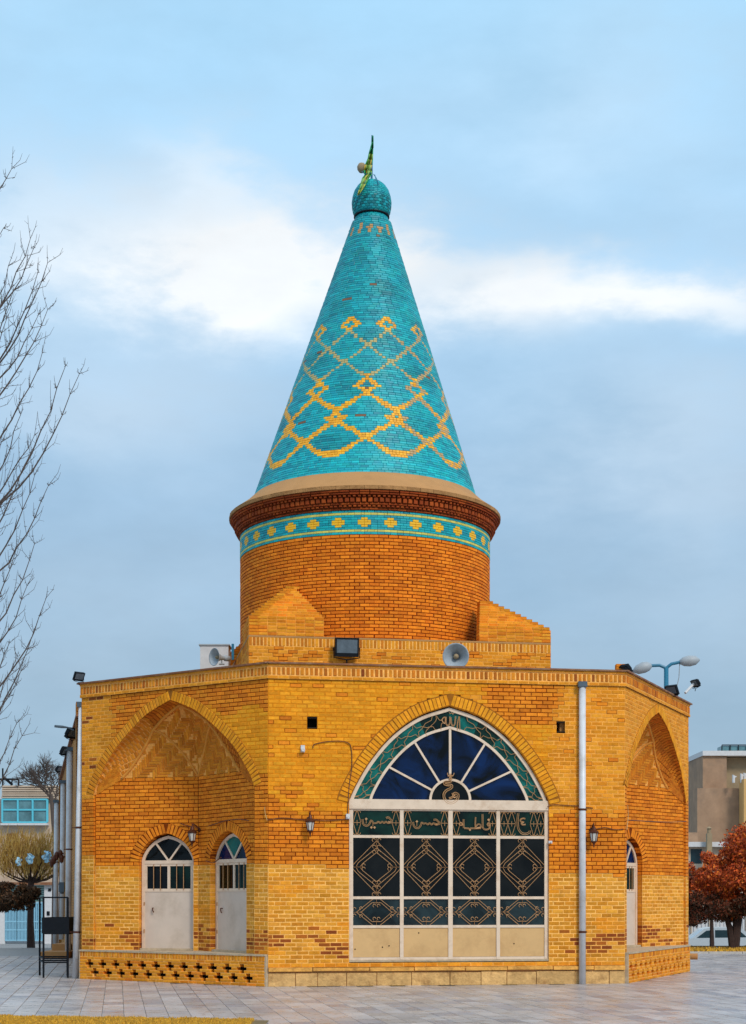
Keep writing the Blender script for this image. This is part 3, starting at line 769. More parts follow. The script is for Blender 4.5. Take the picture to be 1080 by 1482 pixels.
for k in range(64):      # rim stones
    th = 2*pi*(k+.5)/64; o = Vector((sin(th), -cos(th), 0)); e = Vector((cos(th), sin(th), 0)); t = R.uniform(.85, 1.1)
    mb.box(ringpt(th, 3.06, zr+.045), e, o, Z3, 2*pi*3.215/64-.006, .31+R.uniform(-.008, .008), .08, (.40*t, .20*t, .075*t))
mb.build('rim_stone', M['stone'], shrine, stuff=True)
mb = MB(); mb.lathe(DC, [(3.2, zr+.086), (3.19, zr+.10), (2.9, zr+.30), (2.66, zr+.52), (2.4, zr+.70)], 96); mb.build('shoulder', M['clay'], shrine, smooth=True)
# ---- cone
CZ0, CZ1, CR0, CR1 = 11.02, 17.70, 2.665, .45
def crad(z): return lerp(CR0, CR1, (z-CZ0)/(CZ1-CZ0))
def clean(z): return .0235*max(0, z-CZ0)
sl = Vector((CR1-CR0, CZ1-CZ0)); sll = sl.length; rowh = .060; NR = int(sll/rowh)
def pat(thd, z):
    y = HZ-(z-EYE)*F/(DC.y-crad(z)); q = (y-430)*2.7
    ph = abs(((thd+18) % 36)-18)
    if 322 < y < 337 and (thd+9) % 24 < 12 and abs(y-329) < 7-abs(((thd+9) % 24)-6): return 'o'
    if q < 60 or q > 640: return None
    th_ = 10.5
    if q >= 545-th_ and abs(q-(545+min(ph*4.6, 62))) < th_: return 'y'
    if 470 < q < 556 and abs(q-(545-70*ph/18)) < th_: return 'y'
    dn = 18-ph
    e = dn/8.5+abs(q-465)/22
    if e < 1: return 't' if e < .2 else 'y'
    if 428 < q < 500 and dn < 1.5: return 'y'
    if 365 < q < 448 and abs(q-(440-70*dn/18)) < th_: return 'y'
    e = ph/9.6+abs(q-343)/35
    if e < 1.05: return 'y' if e > .50 else 't'
    if ph < 1.6 and 300 < q < 316: return 'y'
    e = dn/10.8+abs(q-100)/30
    if e < 1: return 'y' if e > .42 else 't'
    if 118 < q < 312:
        t = (310-q)/185
        for sg in (-1, 1):
            if abs(((thd-sg*54*t+18) % 36)-18) < 1.75: return 'd'
    return None
for i in range(NR):
    t = (i+.5)/NR; zc = lerp(CZ0, CZ1, t); r = lerp(CR0, CR1, t); cx = clean(zc)
    nh = max(12, round(2*pi*r/.082)); off = (.5 if i % 2 else 0)
    cs_ = [pat(((k+.5+off)/nh*360) % 360-180, zc) for k in range(nh)]
    bright = 1.12-.22*t
    k = 0; st = i % 2
    streak = R.uniform(.9, 1.1)
    while k < nh:
        c = cs_[k]; w = 1
        if k+1 < nh and (cs_[k+1] or 't') == (c or 't') and not (k % 2 == st and R.random() < .7) and c not in ('d', 'y'): w = 2 if R.random() < .85 or k+2 >= nh else (3 if (cs_[k+2] or 't') == (c or 't') else 2)
        th = 2*pi*(k+w/2+off)/nh+pi; rr_ = r
        o = Vector((sin(th), -cos(th), 0)); e = Vector((cos(th), sin(th), 0))
        up = (o*sl.x+Z3*sl.y).normalized(); nn = e.cross(up).normalized()
        if nn.dot(o) < 0: nn = -nn
        thd = (math.degrees(th)+180) % 360-180
        if c == 'y' : col = ycol()
        elif c == 'd': col = (.50, .40, .16)
        elif c == 'o': col = (.50, .27, .10)
        else:
            col = tcol(bright*streak)
            if lowf(thd*.05, zc*1.7) > .78: col = tuple(x*.78 for x in col)
            if R.random() < .0035: col = (.20, .09, .04)
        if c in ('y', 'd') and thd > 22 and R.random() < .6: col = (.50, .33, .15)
        TL.append((ringpt(th, rr_+.012+R.uniform(-.003, .003), zc, cx), e, nn, up, 2*pi*r/nh*w-.004, .025, rowh-.004, col)); k += w
mb = MB()
for a, b in ((CZ0-.25, CZ0), (CZ0, CZ1)):
    base = len(mb.v); n = 72
    for zz in (a, b):
        for k in range(n): mb.v.append(tuple(ringpt(2*pi*k/n, crad(zz)-.003, zz, clean(zz))))
    for k in range(n): mb.f.append((base+k, base+(k+1) % n, base+n+(k+1) % n, base+n+k)); mb.c.append(None)
mb.build('cone_core', M['grout'], shrine, smooth=True)
# finial ball
FB = Vector((DC.x+clean(CZ1), DC.y, 0)); prof = [(.40, 17.66), (.405, 17.78), (.37, 17.84), (.44, 17.93), (.465, 18.05), (.475, 18.18), (.455, 18.32), (.41, 18.46), (.33, 18.58), (.22, 18.67), (.08, 18.72), (.001, 18.73)]
mb = MB(); mb.lathe(FB, [(r-.012, z) for r, z in prof if r > .01]+[(.001, 18.72)], 40); mb.build('finial_core', M['grout'], shrine, smooth=True)
for (r0, z0_), (r1, z1_) in zip(prof, prof[1:-1]):
    l = sqrt((r1-r0)**2+(z1_-z0_)**2); m = max(1, round(l/.055))
    for q in range(m):
        r = lerp(r0, r1, (q+.5)/m); zc = lerp(z0_, z1_, (q+.5)/m); nh = max(6, round(2*pi*r/.10))
        for k in range(nh):
            th = 2*pi*(k+(.5 if q % 2 else 0))/nh; o = Vector((sin(th), -cos(th), 0)); e = Vector((cos(th), sin(th), 0))
            up = (o*(r1-r0)+Z3*(z1_-z0_)).normalized(); nn = e.cross(up)
            if nn.dot(o) < 0: nn = -nn
            dk = .5 if 17.95 < zc < 18.25 and (k+q) % 2 else 1.0
            TL.append((FB+o*r+Z3*zc, e, nn, up, 2*pi*r/nh-.012, .02, l/m-.009, tcol(dk)))
mb = MB(); mb.lathe(FB, [(.40, 17.82), (.425, 17.835), (.425, 17.86), (.40, 17.87)], 40); mb.build('finial_band', M['black'], shrine)
# ---- turn brick / tile records into objects
TPLv = [(-.5, 0, -.5), (.5, 0, -.5), (.5, 0, .5), (-.5, 0, .5)]
def unit_brick(name, mat, cx_=.028, cz_=.09):
    a = .5-cx_; b = .5-cz_
    vs = [(-.5, 1, -.5), (.5, 1, -.5), (.5, 1, .5), (-.5, 1, .5), (-.5, .15, -.5), (.5, .15, -.5), (.5, .15, .5), (-.5, .15, .5), (-a, 0, -b), (a, 0, -b), (a, 0, b), (-a, 0, b)]
    fs = [(8, 9, 10, 11), (4, 5, 9, 8), (5, 6, 10, 9), (6, 7, 11, 10), (7, 4, 8, 11), (0, 1, 5, 4), (1, 2, 6, 5), (2, 3, 7, 6), (3, 0, 4, 7)]
    me = bpy.data.meshes.new(name); me.from_pydata(vs, [], fs); me.materials.append(mat)
    at_ = me.attributes.new('bc', 'FLOAT_COLOR', 'FACE'); at_.data.foreach_set('color', [1.0]*4*len(fs)); me.update()
    return me, vs, fs
def emit(records, name, mat, parent, nparts=300, jit=.0018):
    me, uv_, uf = unit_brick(name, mat)
    def score(r):
        c = r[0]; 
        if c.y < 2: return 0
        v = (Vector((0, 0, EYE))-c); d = v.length; f = r[2].dot(v/d)
        if f <= .05: return 0
        x, y = topx(c)
        if not (-5 < x < 1085 and 0 < y < 1482): return 0
        return r[4]*r[6]*f/d/d
    idx = sorted(range(len(records)), key=lambda i: -score(records[i]))
    parts = set(idx[:nparts]); mbx = MB(); pinv = worldloc(parent).inverted()
    chx = MB()
    for i, (c, ex, en, ez, w, dp, h, col) in enumerate(records):
        if i in parts:
            o = bpy.data.objects.new(name, me); COL.objects.link(o); o.color = (*col, 1)
            m = Matrix((ex*w, -en*dp, ez*h)).transposed().to_4x4(); m.translation = c
            loc = m.to_translation(); o.location = loc
            X, Y_, Z_ = ex.normalized(), (-en).normalized(), ez.normalized()
            if X.cross(Y_).dot(Z_) < 0: X = -X
            o.rotation_mode = 'QUATERNION'; o.rotation_quaternion = Matrix((X, Y_, Z_)).transposed().to_quaternion(); o.scale = (w, dp, h)
            o.parent = parent; o.matrix_parent_inverse = pinv
        else:
            X = ex
            vs = []
            chw = min(.3, .006/w); chh = min(.3, .006/h)
            for (a, b, cc) in uv_:
                if b == 0: a = math.copysign(.5-chw, a); cc = math.copysign(.5-chh, cc)
                bb = .006/dp if b == .15 else b
                vs.append(c+ex*(a*w+R.uniform(-jit, jit))-en*(bb*dp)+ez*(cc*h+R.uniform(-jit, jit)))
            mbx.add(vs, uf, col)
    mbx.build(name, mat, parent, stuff=True)
emit(BR, 'brick', M['brick'], shrine)
emit(TL, 'tile', M['tile'], shrine)
MO.build('mortar', M['mortar'], shrine)
print('bricks', len(BR), 'tiles', len(TL))
# ------------------------------------------------------------------ doors
def door(f, da, lat=True):
    D = .15; ow = .05
    o = Arch(da.sc, da.half-.005, da.z0-.02, da.rise-.005, T_DOOR, da.zb)
    # frame arc + posts + transom
    fr = MB(); i_ = Arch(da.sc, da.half-.035, da.z0-.02, da.rise-.05, T_DOOR, da.zb)
    f.strip(fr, i_.outline(), .06, D-.03, D+.03)
    zt = da.z0-.03
    f.box(fr, da.sc-da.half+.06, da.sc+da.half-.06, zt-.05, zt+.02, D-.028, D+.028)
    h = da.half-.065
    for a in (-1, 1):
        p = (da.sc+a*.012, zt+.02); q = (da.sc+a*h*.52, zt+.02+i_.rise*.70); f.bar(fr, p, q, .035, D-.022, D+.022)
    dr = fr.build('door', M['white'], shrine)
    # leaf: rails, stile, panel
    zl = zt-.05; zb = da.zb+.02; zw = zl-.50
    lf = MB(); f.box(lf, da.sc-h, da.sc+h, zb, zw-.06, D-.008, D+.018); f.box(lf, da.sc-h+.02, da.sc+h-.02, zw-.065, zw-.055, D-.016, D-.005)
    lf.build('door_panel', M['door'], dr)
    rl = MB(); f.box(rl, da.sc-h, da.sc+h, zw-.06, zw, D-.018, D+.018); f.box(rl, da.sc-h, da.sc+h, zl-.045, zl-.002, D-.018, D+.018)
    for x0, x1 in ((-h, -h+.05), (-.028, .028), (h-.05, h)): f.box(rl, da.sc+x0, da.sc+x1, zw+.001, zl-.046, D-.018, D+.018)
    rl.build('door_rail', M['white'], dr)
    for a in (-1, 1):
        p = MB(); x0, x1 = sorted((a*.028, a*(h-.05))); f.box(p, da.sc+x0, da.sc+x1, zw, zl-.045, D+.004, D+.01); p.build('pane', M['ggreen' if a > 0 else 'gdark'], dr)
        for k in (1/3, 2/3):
            b = MB(); u = da.sc+lerp(x0, x1, k); b.tube([f.P(u, zw-.03, D-.028), f.P(u, zl-.01, D-.028)], .008, 6); b.build('window_bar', M['gold'], dr)
    # fanlight panes
    cv = Arch(da.sc, da.half-.06, da.z0-.02, da.rise-.075, T_DOOR, da.zb).curve()
    for k, (a, b) in enumerate(((0, .33), (.33, .67), (.67, 1))):
        n = len(cv)-1; pp = cv[int(a*n):int(b*n)+1]; g = MB(); f.prism(g, [(da.sc, zt+.02)]+list(pp) if k == 1 else [(da.sc, zt+.02)]+list(pp), D+.004, D+.01)
        g.build('pane', M['gteal'] if (k == 1 and f in (C_L,)) else M['gdark' if f is A_L else 'gblue'], dr)
    hd = MB(); u = da.sc-h+.18; hd.tube([f.P(u, 1.45, D-.01), f.P(u, 1.45, D-.05), f.P(u+.01, 1.40, D-.055), f.P(u+.03, 1.36, D-.045)], .012, 6); hd.build('door_handle', M['bronze'], dr)
    for zz in (.95, 1.5):
        hg = MB(); f.box(hg, da.sc-h-.02, da.sc-h+.004, zz, zz+.07, D-.036, D-.02); hg.build('hinge', M['gold'], dr)
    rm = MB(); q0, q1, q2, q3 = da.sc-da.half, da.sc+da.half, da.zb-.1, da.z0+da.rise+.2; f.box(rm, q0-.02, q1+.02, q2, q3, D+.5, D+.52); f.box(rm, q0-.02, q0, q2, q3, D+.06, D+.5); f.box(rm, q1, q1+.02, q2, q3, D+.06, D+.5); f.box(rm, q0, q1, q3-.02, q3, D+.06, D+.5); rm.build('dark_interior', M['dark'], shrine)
    th = MB(); f.box(th, da.sc-da.half, da.sc+da.half, da.zb-.018, da.zb+.02, .03, D+.03); th.build('threshold', M['plast'], shrine)
for f, da in doorsL+doorsR: door(f, da)
# ------------------------------------------------------------------ the great window
D = .075
wf = MB()
def fz(px, py): return FF.sz(px, py, D)
ai = Arch(WC, WH-.045, z_spr, z_apx-z_spr-.055, T_WIN, z_sill)
FF.strip(wf, ai.curve(), .065, D-.03, D+.03)
zt0, zt1 = fz(650, 1172)[1], fz(650, 1158)[1]
FF.box(wf, WC-WH+.0, WC+WH-.0, zt0, zt1, D-.055, D+.03)
ys = [1211.5, 1299.5, 1341, 1387]
zs = [fz(650, y)[1] for y in ys]
xs = [508, 581.3, 651.8, 720.8, 790.5]; us = [fz(x, 1280)[0] for x in xs]
for i, u in enumerate(us):
    w = .075 if i in (0, 4) else (.085 if i in (2,) else .07)
    FF.box(wf, u-w/2, u+w/2, zs[3]-.02, zt0-.001, D-.032, D+.03)
for i in range(4):
    for j, z in enumerate(zs):
        FF.box(wf, us[i]+.036, us[i+1]-.036, z-.026, z+.026, D-.026, D+.026)
    FF.box(wf, us[i]+.036, us[i+1]-.036, zt0-.03, zt0-.001, D-.02, D+.026)
    # thin rebate lines round each light
# inner fan arc
zi = zt1; fi_h = (fz(763, 1160)[0]-fz(536.5, 1160)[0])/2; fi_c = (fz(763, 1160)[0]+fz(536.5, 1160)[0])/2; z_ia = fz(651, 1053)[1]
af = Arch(fi_c, fi_h, zi, z_ia-zi, T_WIN, zi)
FF.strip(wf, af.curve(), .05, D-.026, D+.026)
scx, scr = fz(651.6, 1160)[0], .385
semi = [(scx+scr*cos(pi-pi*k/24), zi+scr*1.0*sin(pi*k/24)) for k in range(25)]
FF.strip(wf, semi, .045, D-.027, D+.027)
def arcpt(ang):
    """point on inner fan arc in direction ang from centre"""
    v = (cos(ang), sin(ang)); best = None
    cv = af.curve()
    for a, b in zip(cv, cv[1:]):
        aa = math.atan2(a[1]-zi, a[0]-scx); bb = math.atan2(b[1]-zi, b[0]-scx)
        if min(aa, bb) <= ang <= max(aa, bb):
            t = (ang-aa)/(bb-aa) if bb != aa else 0; return (lerp(a[0], b[0], t), lerp(a[1], b[1], t))
    return cv[0] if ang > pi/2 else cv[-1]
spk = []
for px, py in ((562.5, 1110), (602.5, 1078), (651.3, 1056), (699, 1081.5), (739, 1117)):
    p = fz(px, py); a_ = math.atan2(p[1]-zi, p[0]-scx); p = arcpt(a_); spk.append(a_)
    FF.bar(wf, (scx+cos(a_)*scr, zi+sin(a_)*scr), p, .038 if px != 651.3 else .045, D-.022, D+.022)
wnd = wf.build('arched_window', M['white'], shrine)
# lintel sill strip
sb_ = MB(); FF.box(sb_, WC-WH-.01, WC+WH+.01, zs[3]-.06, zs[3]-.022, D-.06, .15); sb_.build('window_sill', M['plast'], wnd)
# panes
def pane(poly, mat, d0=.085, d1=.092):
    g = MB(); FF.prism(g, poly, d0, d1); return g.build('pane', M[mat], wnd)
rows = [(zt0, zs[0], 'ggreen'), (zs[0], zs[1], 'gdark'), (zs[1], zs[2], 'gsmoke')]
for i in range(4):
    for za, zb, m in rows: pane([(us[i], zb), (us[i+1], zb), (us[i+1], za), (us[i], za)], m)
    g = MB(); FF.box(g, us[i]+.04, us[i+1]-.04, zs[3]+.03, zs[2]-.03, D-.012, D+.01); g.build('tan_panel', M['tan'], wnd)
    for (dx, dz) in {0: ((.08, .30), (.62, .36), (.75, .4)), 1: ((.35, .8),), 2: (), 3: ((.33, .45),)}[i]:
        hm = MB(); c = FF.P(lerp(us[i], us[i+1], dx), lerp(zs[3], zs[2], dz), D-.0135); hm.lathe(c, [(.013, 0), (.013, .004), (.001, .005)], 8, axis=FF.out); hm.build('rust_hole', M['dark'], wnd)
# fan panes
angs = [pi-.001]+spk+[.001]
for a, b in zip(angs, angs[1:]):
    n = 8; outer = [arcpt(lerp(a, b, k/n)) for k in range(n+1)]; inner = [(scx+scr*cos(lerp(a, b, k/n)), zi+scr*sin(lerp(a, b, k/n))) for k in range(n+1)]
    pane(outer+inner[::-1], 'gblue')
pane(semi, 'gdark')
# teal border band panes
def band(t, r):
    """t 0..1 along arch left->right, r 0 inner arc .. 1 outer frame"""
    co, ci = ai.curve(), af.curve(); n = len(co)-1; x = min(max(t, 0), 1)*n; i = min(int(x), n-1); f = x-i
    a = (lerp(co[i][0], co[i+1][0], f), lerp(co[i][1], co[i+1][1], f)); b = (lerp(ci[i][0], ci[i+1][0], f), lerp(ci[i][1], ci[i+1][1], f))
    return (lerp(b[0], a[0], r), lerp(b[1], a[1], r))
for k in range(12):
    t0, t1 = k/12, (k+1)/12; n = 5
    pane([band(lerp(t0, t1, j/n), .98) for j in range(n+1)]+[band(lerp(t1, t0, j/n), .02) for j in range(n+1)], 'gteal' if k in (0, 1, 2, 4, 8, 9, 10) or R.random() < .4 else 'ggreen')
# grilles
GR = D-.02; gr_r = .0062
def gtube(mb, pts, r=None, d=GR): mb.tube([FF.P(u, z, d) for u, z in pts], r or gr_r, 4)
def arcp(c, r, a0, a1, n=7): return [(c[0]+r*cos(lerp(a0, a1, k/n)), c[1]+r*sin(lerp(a0, a1, k/n))) for k in range(n+1)]
NP = 7
def arc_len_t(k): return k
for side in (0, 1):
    st = MB()
    for k in range(NP):
        def tt(x): 
            x = (k+x)/NP*.455; return x if side == 0 else 1-x
        a = [(0, 1), (.10, .62), (.38, .56), (.60, .36), (.90, .30), (1.0, 0)]
        b = [(0, 0), (.10, .34), (.38, .44), (.60, .64), (.90, .70), (1.0, 1)]
        for pl in (a, b): gtube(st, [band(tt(x), .04+.92*y) for x, y in pl], .0065)
    st.build('star_grille', M['gold'], wnd)
# calligraphy traced as bent wire
def wire(mb, pts, off=0, ox=505, oy=1165, sc=7.2, close=False, r=.006, d=GR-.005):
    q = [fz(ox+x/sc, oy+y/sc) for x, y in pts]
    if len(q) > 2:   # catmull
        out = []
        for i in range(len(q)-1):
            p0, p1, p2, p3 = q[max(i-1, 0)], q[i], q[i+1], q[min(i+2, len(q)-1)]
            for k in range(4):
                t = k/4; out.append(tuple(.5*((2*p1[j])+(-p0[j]+p2[j])*t+(2*p0[j]-5*p1[j]+4*p2[j]-p3[j])*t*t+(-p0[j]+3*p1[j]-3*p2[j]+p3[j])*t**3) for j in (0, 1)))
        out.append(q[-1]); q = out
    for s_ in ((-off, off) if off else (0,)):
        o = []
        for i, p in enumerate(q):
            a, b = q[max(i-1, 0)], q[min(i+1, len(q)-1)]; l = max(1e-6, sqrt((b[0]-a[0])**2+(b[1]-a[1])**2))
            o.append((p[0]-(b[1]-a[1])/l*s_, p[1]+(b[0]-a[0])/l*s_))
        mb.tube([FF.P(u, z, d) for u, z in o], r, 4)
def blob(mb, x, y, s_=.022, ox=505, oy=1165, sc=7.2):
    u, z = fz(ox+x/sc, oy+y/sc); FF.prism(mb, [(u, z+s_), (u+s_, z), (u, z-s_), (u-s_, z)], GR-.014, GR-.004)
O = .011
g1 = MB()
wire(g1, [(385, 138), (410, 132), (432, 152), (448, 178), (425, 186), (405, 178)], O)
wire(g1, [(440, 183), (405, 190), (385, 176), (365, 190), (345, 176), (325, 190), (305, 176), (285, 190), (255, 190), (240, 168), (222, 162)], O*.8)
wire(g1, [(225, 165), (216, 192), (195, 215), (170, 216), (148, 198), (140, 150)], O)
wire(g1, [(178, 150), (178, 195)]); blob(g1, 178, 147, .026); blob(g1, 232, 236, .026); blob(g1, 265, 236, .026); wire(g1, [(248, 190), (248, 226)])
g1.build('calligraphy', M['gold'], wnd)
g2 = MB()
wire(g2, [(880, 158), (905, 155), (925, 172), (942, 196), (920, 204), (900, 198)], O)
wire(g2, [(935, 202), (905, 208), (880, 192), (860, 206), (840, 192), (820, 205), (800, 192), (775, 196), (755, 180)], O*.8)
wire(g2, [(757, 182), (748, 210), (728, 238), (702, 242), (678, 224), (666, 178)], O)
wire(g2, [(706, 178), (706, 226)]); blob(g2, 706, 174, .026)
g2.build('calligraphy', M['gold'], wnd)
kw = dict(ox=650, oy=1165)
g3 = MB()
wire(g3, [(425, 196), (405, 192), (398, 210), (412, 222), (424, 205), (420, 240), (392, 258), (360, 252), (348, 225)], O*.7, **kw); blob(g3, 408, 156, .026, **kw)
wire(g3, [(346, 96), (348, 240)], O, **kw); wire(g3, [(274, 128), (272, 236), (300, 240), (328, 232), (322, 206), (298, 204), (274, 232)], O*.7, **kw)
wire(g3, [(330, 244), (250, 246), (222, 246), (215, 266), (205, 248), (155, 244)], O*.8, **kw)
wire(g3, [(148, 150), (150, 242)], O*.9, **kw); wire(g3, [(148, 205), (125, 214), (104, 206), (118, 186), (136, 198), (128, 214)], O*.5, **kw); blob(g3, 215, 262, .022, **kw)
g3.build('calligraphy', M['gold'], wnd)
g4 = MB()
wire(g4, [(792, 146), (765, 142), (742, 156), (745, 176), (775, 180), (752, 194), (762, 208), (795, 206)], O*.7, **kw)
wire(g4, [(718, 88), (712, 150), (714, 220), (726, 262), (756, 296), (800, 304), (836, 286), (840, 268)], O*1.3, **kw)
g4.build('calligraphy', M['gold'], wnd)
g5 = MB(); k5 = dict(ox=600, oy=1020, sc=10.8)
wire(g5, [(488, 192), (487, 280), (505, 322), (530, 322), (548, 285), (550, 188)], O*.7, **k5)
wire(g5, [(562, 200), (572, 290), (590, 330), (615, 325), (630, 285), (640, 182)], O*.7, **k5)
wire(g5, [(692, 185), (668, 300), (665, 400)], O*.6, **k5); wire(g5, [(700, 185), (705, 400)], O*.3, **k5)
wire(g5, [(440, 212), (478, 200), (470, 295), (428, 250), (440, 212)], O*.5, **k5); wire(g5, [(535, 122), (560, 145), (575, 128), (595, 150), (615, 128)], 0, **k5)
wire(g5, [(330, 175), (325, 262), (180, 410), (190, 500)], 0, **k5); wire(g5, [(340, 175), (385, 242), (430, 242)], 0, **k5); wire(g5, [(410, 400), (415, 310), (440, 290)], 0, **k5)
g5.build('calligraphy', M['gold'], wnd)
g6 = MB(); k6 = dict(ox=610, oy=1110, sc=12, d=GR-.03)
wire(g6, [(515, 245), (470, 262), (400, 268), (395, 300), (440, 318), (505, 322), (520, 350), (485, 385), (430, 412), (388, 460), (382, 520), (410, 585), (460, 625), (530, 628), (600, 585), (632, 520), (618, 475), (575, 462), (548, 490), (565, 525), (590, 505)], .016, r=.009, **k6)
wire(g6, [(470, 550), (520, 535), (545, 505), (530, 455)], .012, r=.008, **k6); wire(g6, [(445, 105), (452, 150), (495, 168), (545, 150), (560, 108)], 0, r=.009, **k6)
wire(g6, [(495, 120), (495, 240)], .012, r=.008, **k6); wire(g6, [(450, 170), (500, 150), (540, 170)], 0, r=.008, **k6); wire(g6, [(475, 205), (500, 190), (520, 210), (500, 232), (475, 205)], 0, r=.009, **k6)
g6.build('emblem', M['gold'], wnd)
def lat(mb, ua, ub, za, zb, n):
    w = (ub-ua)/n; zm = (za+zb)/2
    for k in range(n):
        a, b, c = ua+k*w, ua+(k+1)*w, ua+(k+.5)*w
        for s_ in (-1, 1):
            ze = za if s_ < 0 else zb
            gtube(mb, [(a, zm+s_*.01), (lerp(a, c, .75), lerp(zm, ze, .82)), (c-.005, ze)], .006); gtube(mb, [(b, zm+s_*.01), (lerp(b, c, .75), lerp(zm, ze, .82)), (c+.005, ze)], .006)
            gtube(mb, arcp((c-.038, ze-s_*.035), .03, 0, s_*pi*1.1), .006); gtube(mb, arcp((c+.038, ze-s_*.035), .03, pi, pi-s_*pi*1.1), .006)
        gtube(mb, [(c, zm-.05), (c, zm+.05)], .006); gtube(mb, [(a, zm), (b, zm)], .006)
for i in range(4):
    a, b = us[i]+.04, us[i+1]-.04; za, zb = zs[0]+.03, zt0-.03
    for q0, q1, n_ in (((a, a+.145, 1), (b-.145, b, 1)) if i < 3 else ((a, a+.30, 2), (b-.28, b, 2))):
        g = MB(); lat(g, q0, q1, za, zb, n_); g.build('lattice_grille', M['gold'], wnd)
def diamond(i, za, zb, kind):
    a, b = us[i]+.038, us[i+1]-.038; c = (a+b)/2; zm = (za+zb)/2; hw, hh_ = (b-a)/2, (zb-za)/2; g = MB()
    for (sx, sz_) in ((1, 1), (1, -1), (-1, 1), (-1, -1)):
        P = lambda x, y: (c+sx*hw*x, zm+sz_*hh_*y)
        if kind == 0:
            gtube(g, [P(0, .90), P(1.0, .08)]); gtube(g, [P(.0, .66), P(.78, .15), P(.86, .03)]); gtube(g, [P(0, .50), P(.58, .13), P(.68, .03)])
            gtube(g, arcp(P(.12, .93), .03, 0, 2*pi*.7), .006); gtube(g, arcp(P(.10, .70), .03, 0, 2*pi*.7), .006); gtube(g, arcp(P(.10, .52), .03, 0, 2*pi*.7), .006); gtube(g, arcp(P(.55, .06), .03, 0, 2*pi*.7), .006)
            gtube(g, [P(.5, 0), P(1, 0)]); gtube(g, [P(0, .55), P(0, 1)])
        else:
            gtube(g, [P(.16, 1), P(.86, 0)]); gtube(g, [P(.12, .74), P(.20, .72), P(.62, .06), P(.68, 0)])
            gtube(g, arcp(P(.09, .50), .028, 0, 2*pi*.7), .006); gtube(g, arcp(P(.66, .30), .028, 0, 2*pi*.7), .006); gtube(g, arcp(P(.94, .25), .028, 0, 2*pi*.7), .006)
            gtube(g, [P(.62, 0), P(1, 0)]); gtube(g, [P(0, .6), P(0, 1)]); gtube(g, [P(0, .72), P(.14, .72)], .006)
    g.build('scroll_grille', M['gold'], wnd)
for i in range(4):
    diamond(i, zs[1]+.028, zs[0]-.028, 0); diamond(i, zs[2]+.028, zs[1]-.028, 1)
# room behind the window
rm = MB(); u0, u1 = WC-WH-.25, WC+WH+.25
FF.box(rm, u0, u1, .1, 5.6, 2.9, 3.0); FF.box(rm, u0-.1, u0, .1, 5.6, .12, 3.0); FF.box(rm, u1, u1+.1, .1, 5.6, .12, 3.0); FF.box(rm, u0, u1, .1, .2, .2, 2.9); FF.box(rm, u0, u1, 5.5, 5.6, .2, 2.9)
rm.build('inner_room', M['room'], shrine)
ct = MB()
for uc, wd in ((WC-1.0, .25), (WC+1.2, .3), (WC-.1, .12)):
    n = 14
    for k in range(n): 
        a = uc-wd+2*wd*k/n; FF.box(ct, a, a+2*wd/n*.98, .3, 3.6, 1.0+.04*(k % 2), 1.02+.04*(k % 2))
ct.build('curtain', M['curtain'], shrine)
# ------------------------------------------------------------------ fittings
def lantern(f, u, z, d, label):
    t = thing('wall_lantern', label, 'lantern', f.P(u, z-.2, d), 'wall lanterns on the shrine')
    b = MB(); c = f.P(u, z, d); o = f.out; q = c+o*.17
    b.lathe(c-o*.0+Z3*.06, [(.001, 0), (.045, .0), (.045, .02), (.02, .035)], 12, axis=o); b.build('bracket_plate', M['bronze'], t)
    b = MB(); b.tube([c+Z3*.06, c+o*.08+Z3*.14, c+o*.14+Z3*.17, q+Z3*.12], .014, 6); b.tube([q+Z3*.10, q+Z3*.20], .009, 6); b.build('arm', M['bronze'], t)
    b = MB(); b.lathe(q, [(.001, .13), (.025, .12), (.045, .06), (.095, .02), (.095, .0), (.08, -.01)], 8); b.build('cap', M['bronze'], t)
    b = MB(); b.lathe(q, [(.075, -.008), (.048, -.16)], 6); b.build('glass_shade', M['frost'], t)
    b = MB()
    for k in range(6):
        a = 2*pi*k/6; b.tube([q+Vector((cos(a)*.08, sin(a)*.08, -.005)), q+Vector((cos(a)*.052, sin(a)*.052, -.165))], .007, 4)
    b.build('cage', M['bronze'], t)
    b = MB(); b.lathe(q, [(.058, -.16), (.052, -.175), (.02, -.21), (.012, -.24), (.014, -.26), (.001, -.29)], 8); b.build('base_finial', M['bronze'], t)
    return t
u, z = FF.sz(449, 1190); lantern(FF, u-.02, z, 0, 'bronze wall lantern on the front pier left of the arched window')
u, z = FF.sz(856, 1206); lantern(FF, u, z, 0, 'bronze wall lantern on the front pier right of the white drainpipe')
u, z = C_L.sz(297, 1205); lantern(C_L, .06, z, -.0, 'bronze wall lantern between the two doors of the left niche')
def pipe(name, label, pts, r, group, brackets=(), base=None):
    t = thing(name, label, 'drainpipe', (pts[-1][0], pts[-1][1], 0), group)
    b = MB(); b.tube(pts, r, 14); b.build('tube', M['pipe'], t, smooth=True)
    for z in brackets:
        a, c = Vector(pts[0]), Vector(pts[-1]); p = a.lerp(c, (a.z-z)/(a.z-c.z)); b = MB(); b.lathe(p, [(r+.001, -.02), (r+.008, -.018), (r+.008, .018), (r+.001, .02)], 14); b.box(p+Vector((-.03, .08, 0)), (1, 0, 0), (0, 1, 0), Z3, .26, .01, .02); b.build('bracket', M['bronze'], t)
    b = MB(); p = Vector(pts[0]); b.box(p+Z3*.03, (1, 0, 0), (0, 1, 0), Z3, r*2.6, r*2.4, .10); b.build('hopper', M['hopper'], t)
    return t
G = 'white drainpipes down the brick walls'
u, _ = FF.sz(841.5, 1200); p0 = FF.P(u, 5.72, -.075); p1 = FF.P(u, 0.0, -.075)
pipe('drainpipe', 'white drainpipe on the front wall right of the arched window', [p0, p1], .066, G, (3.35, 1.0))
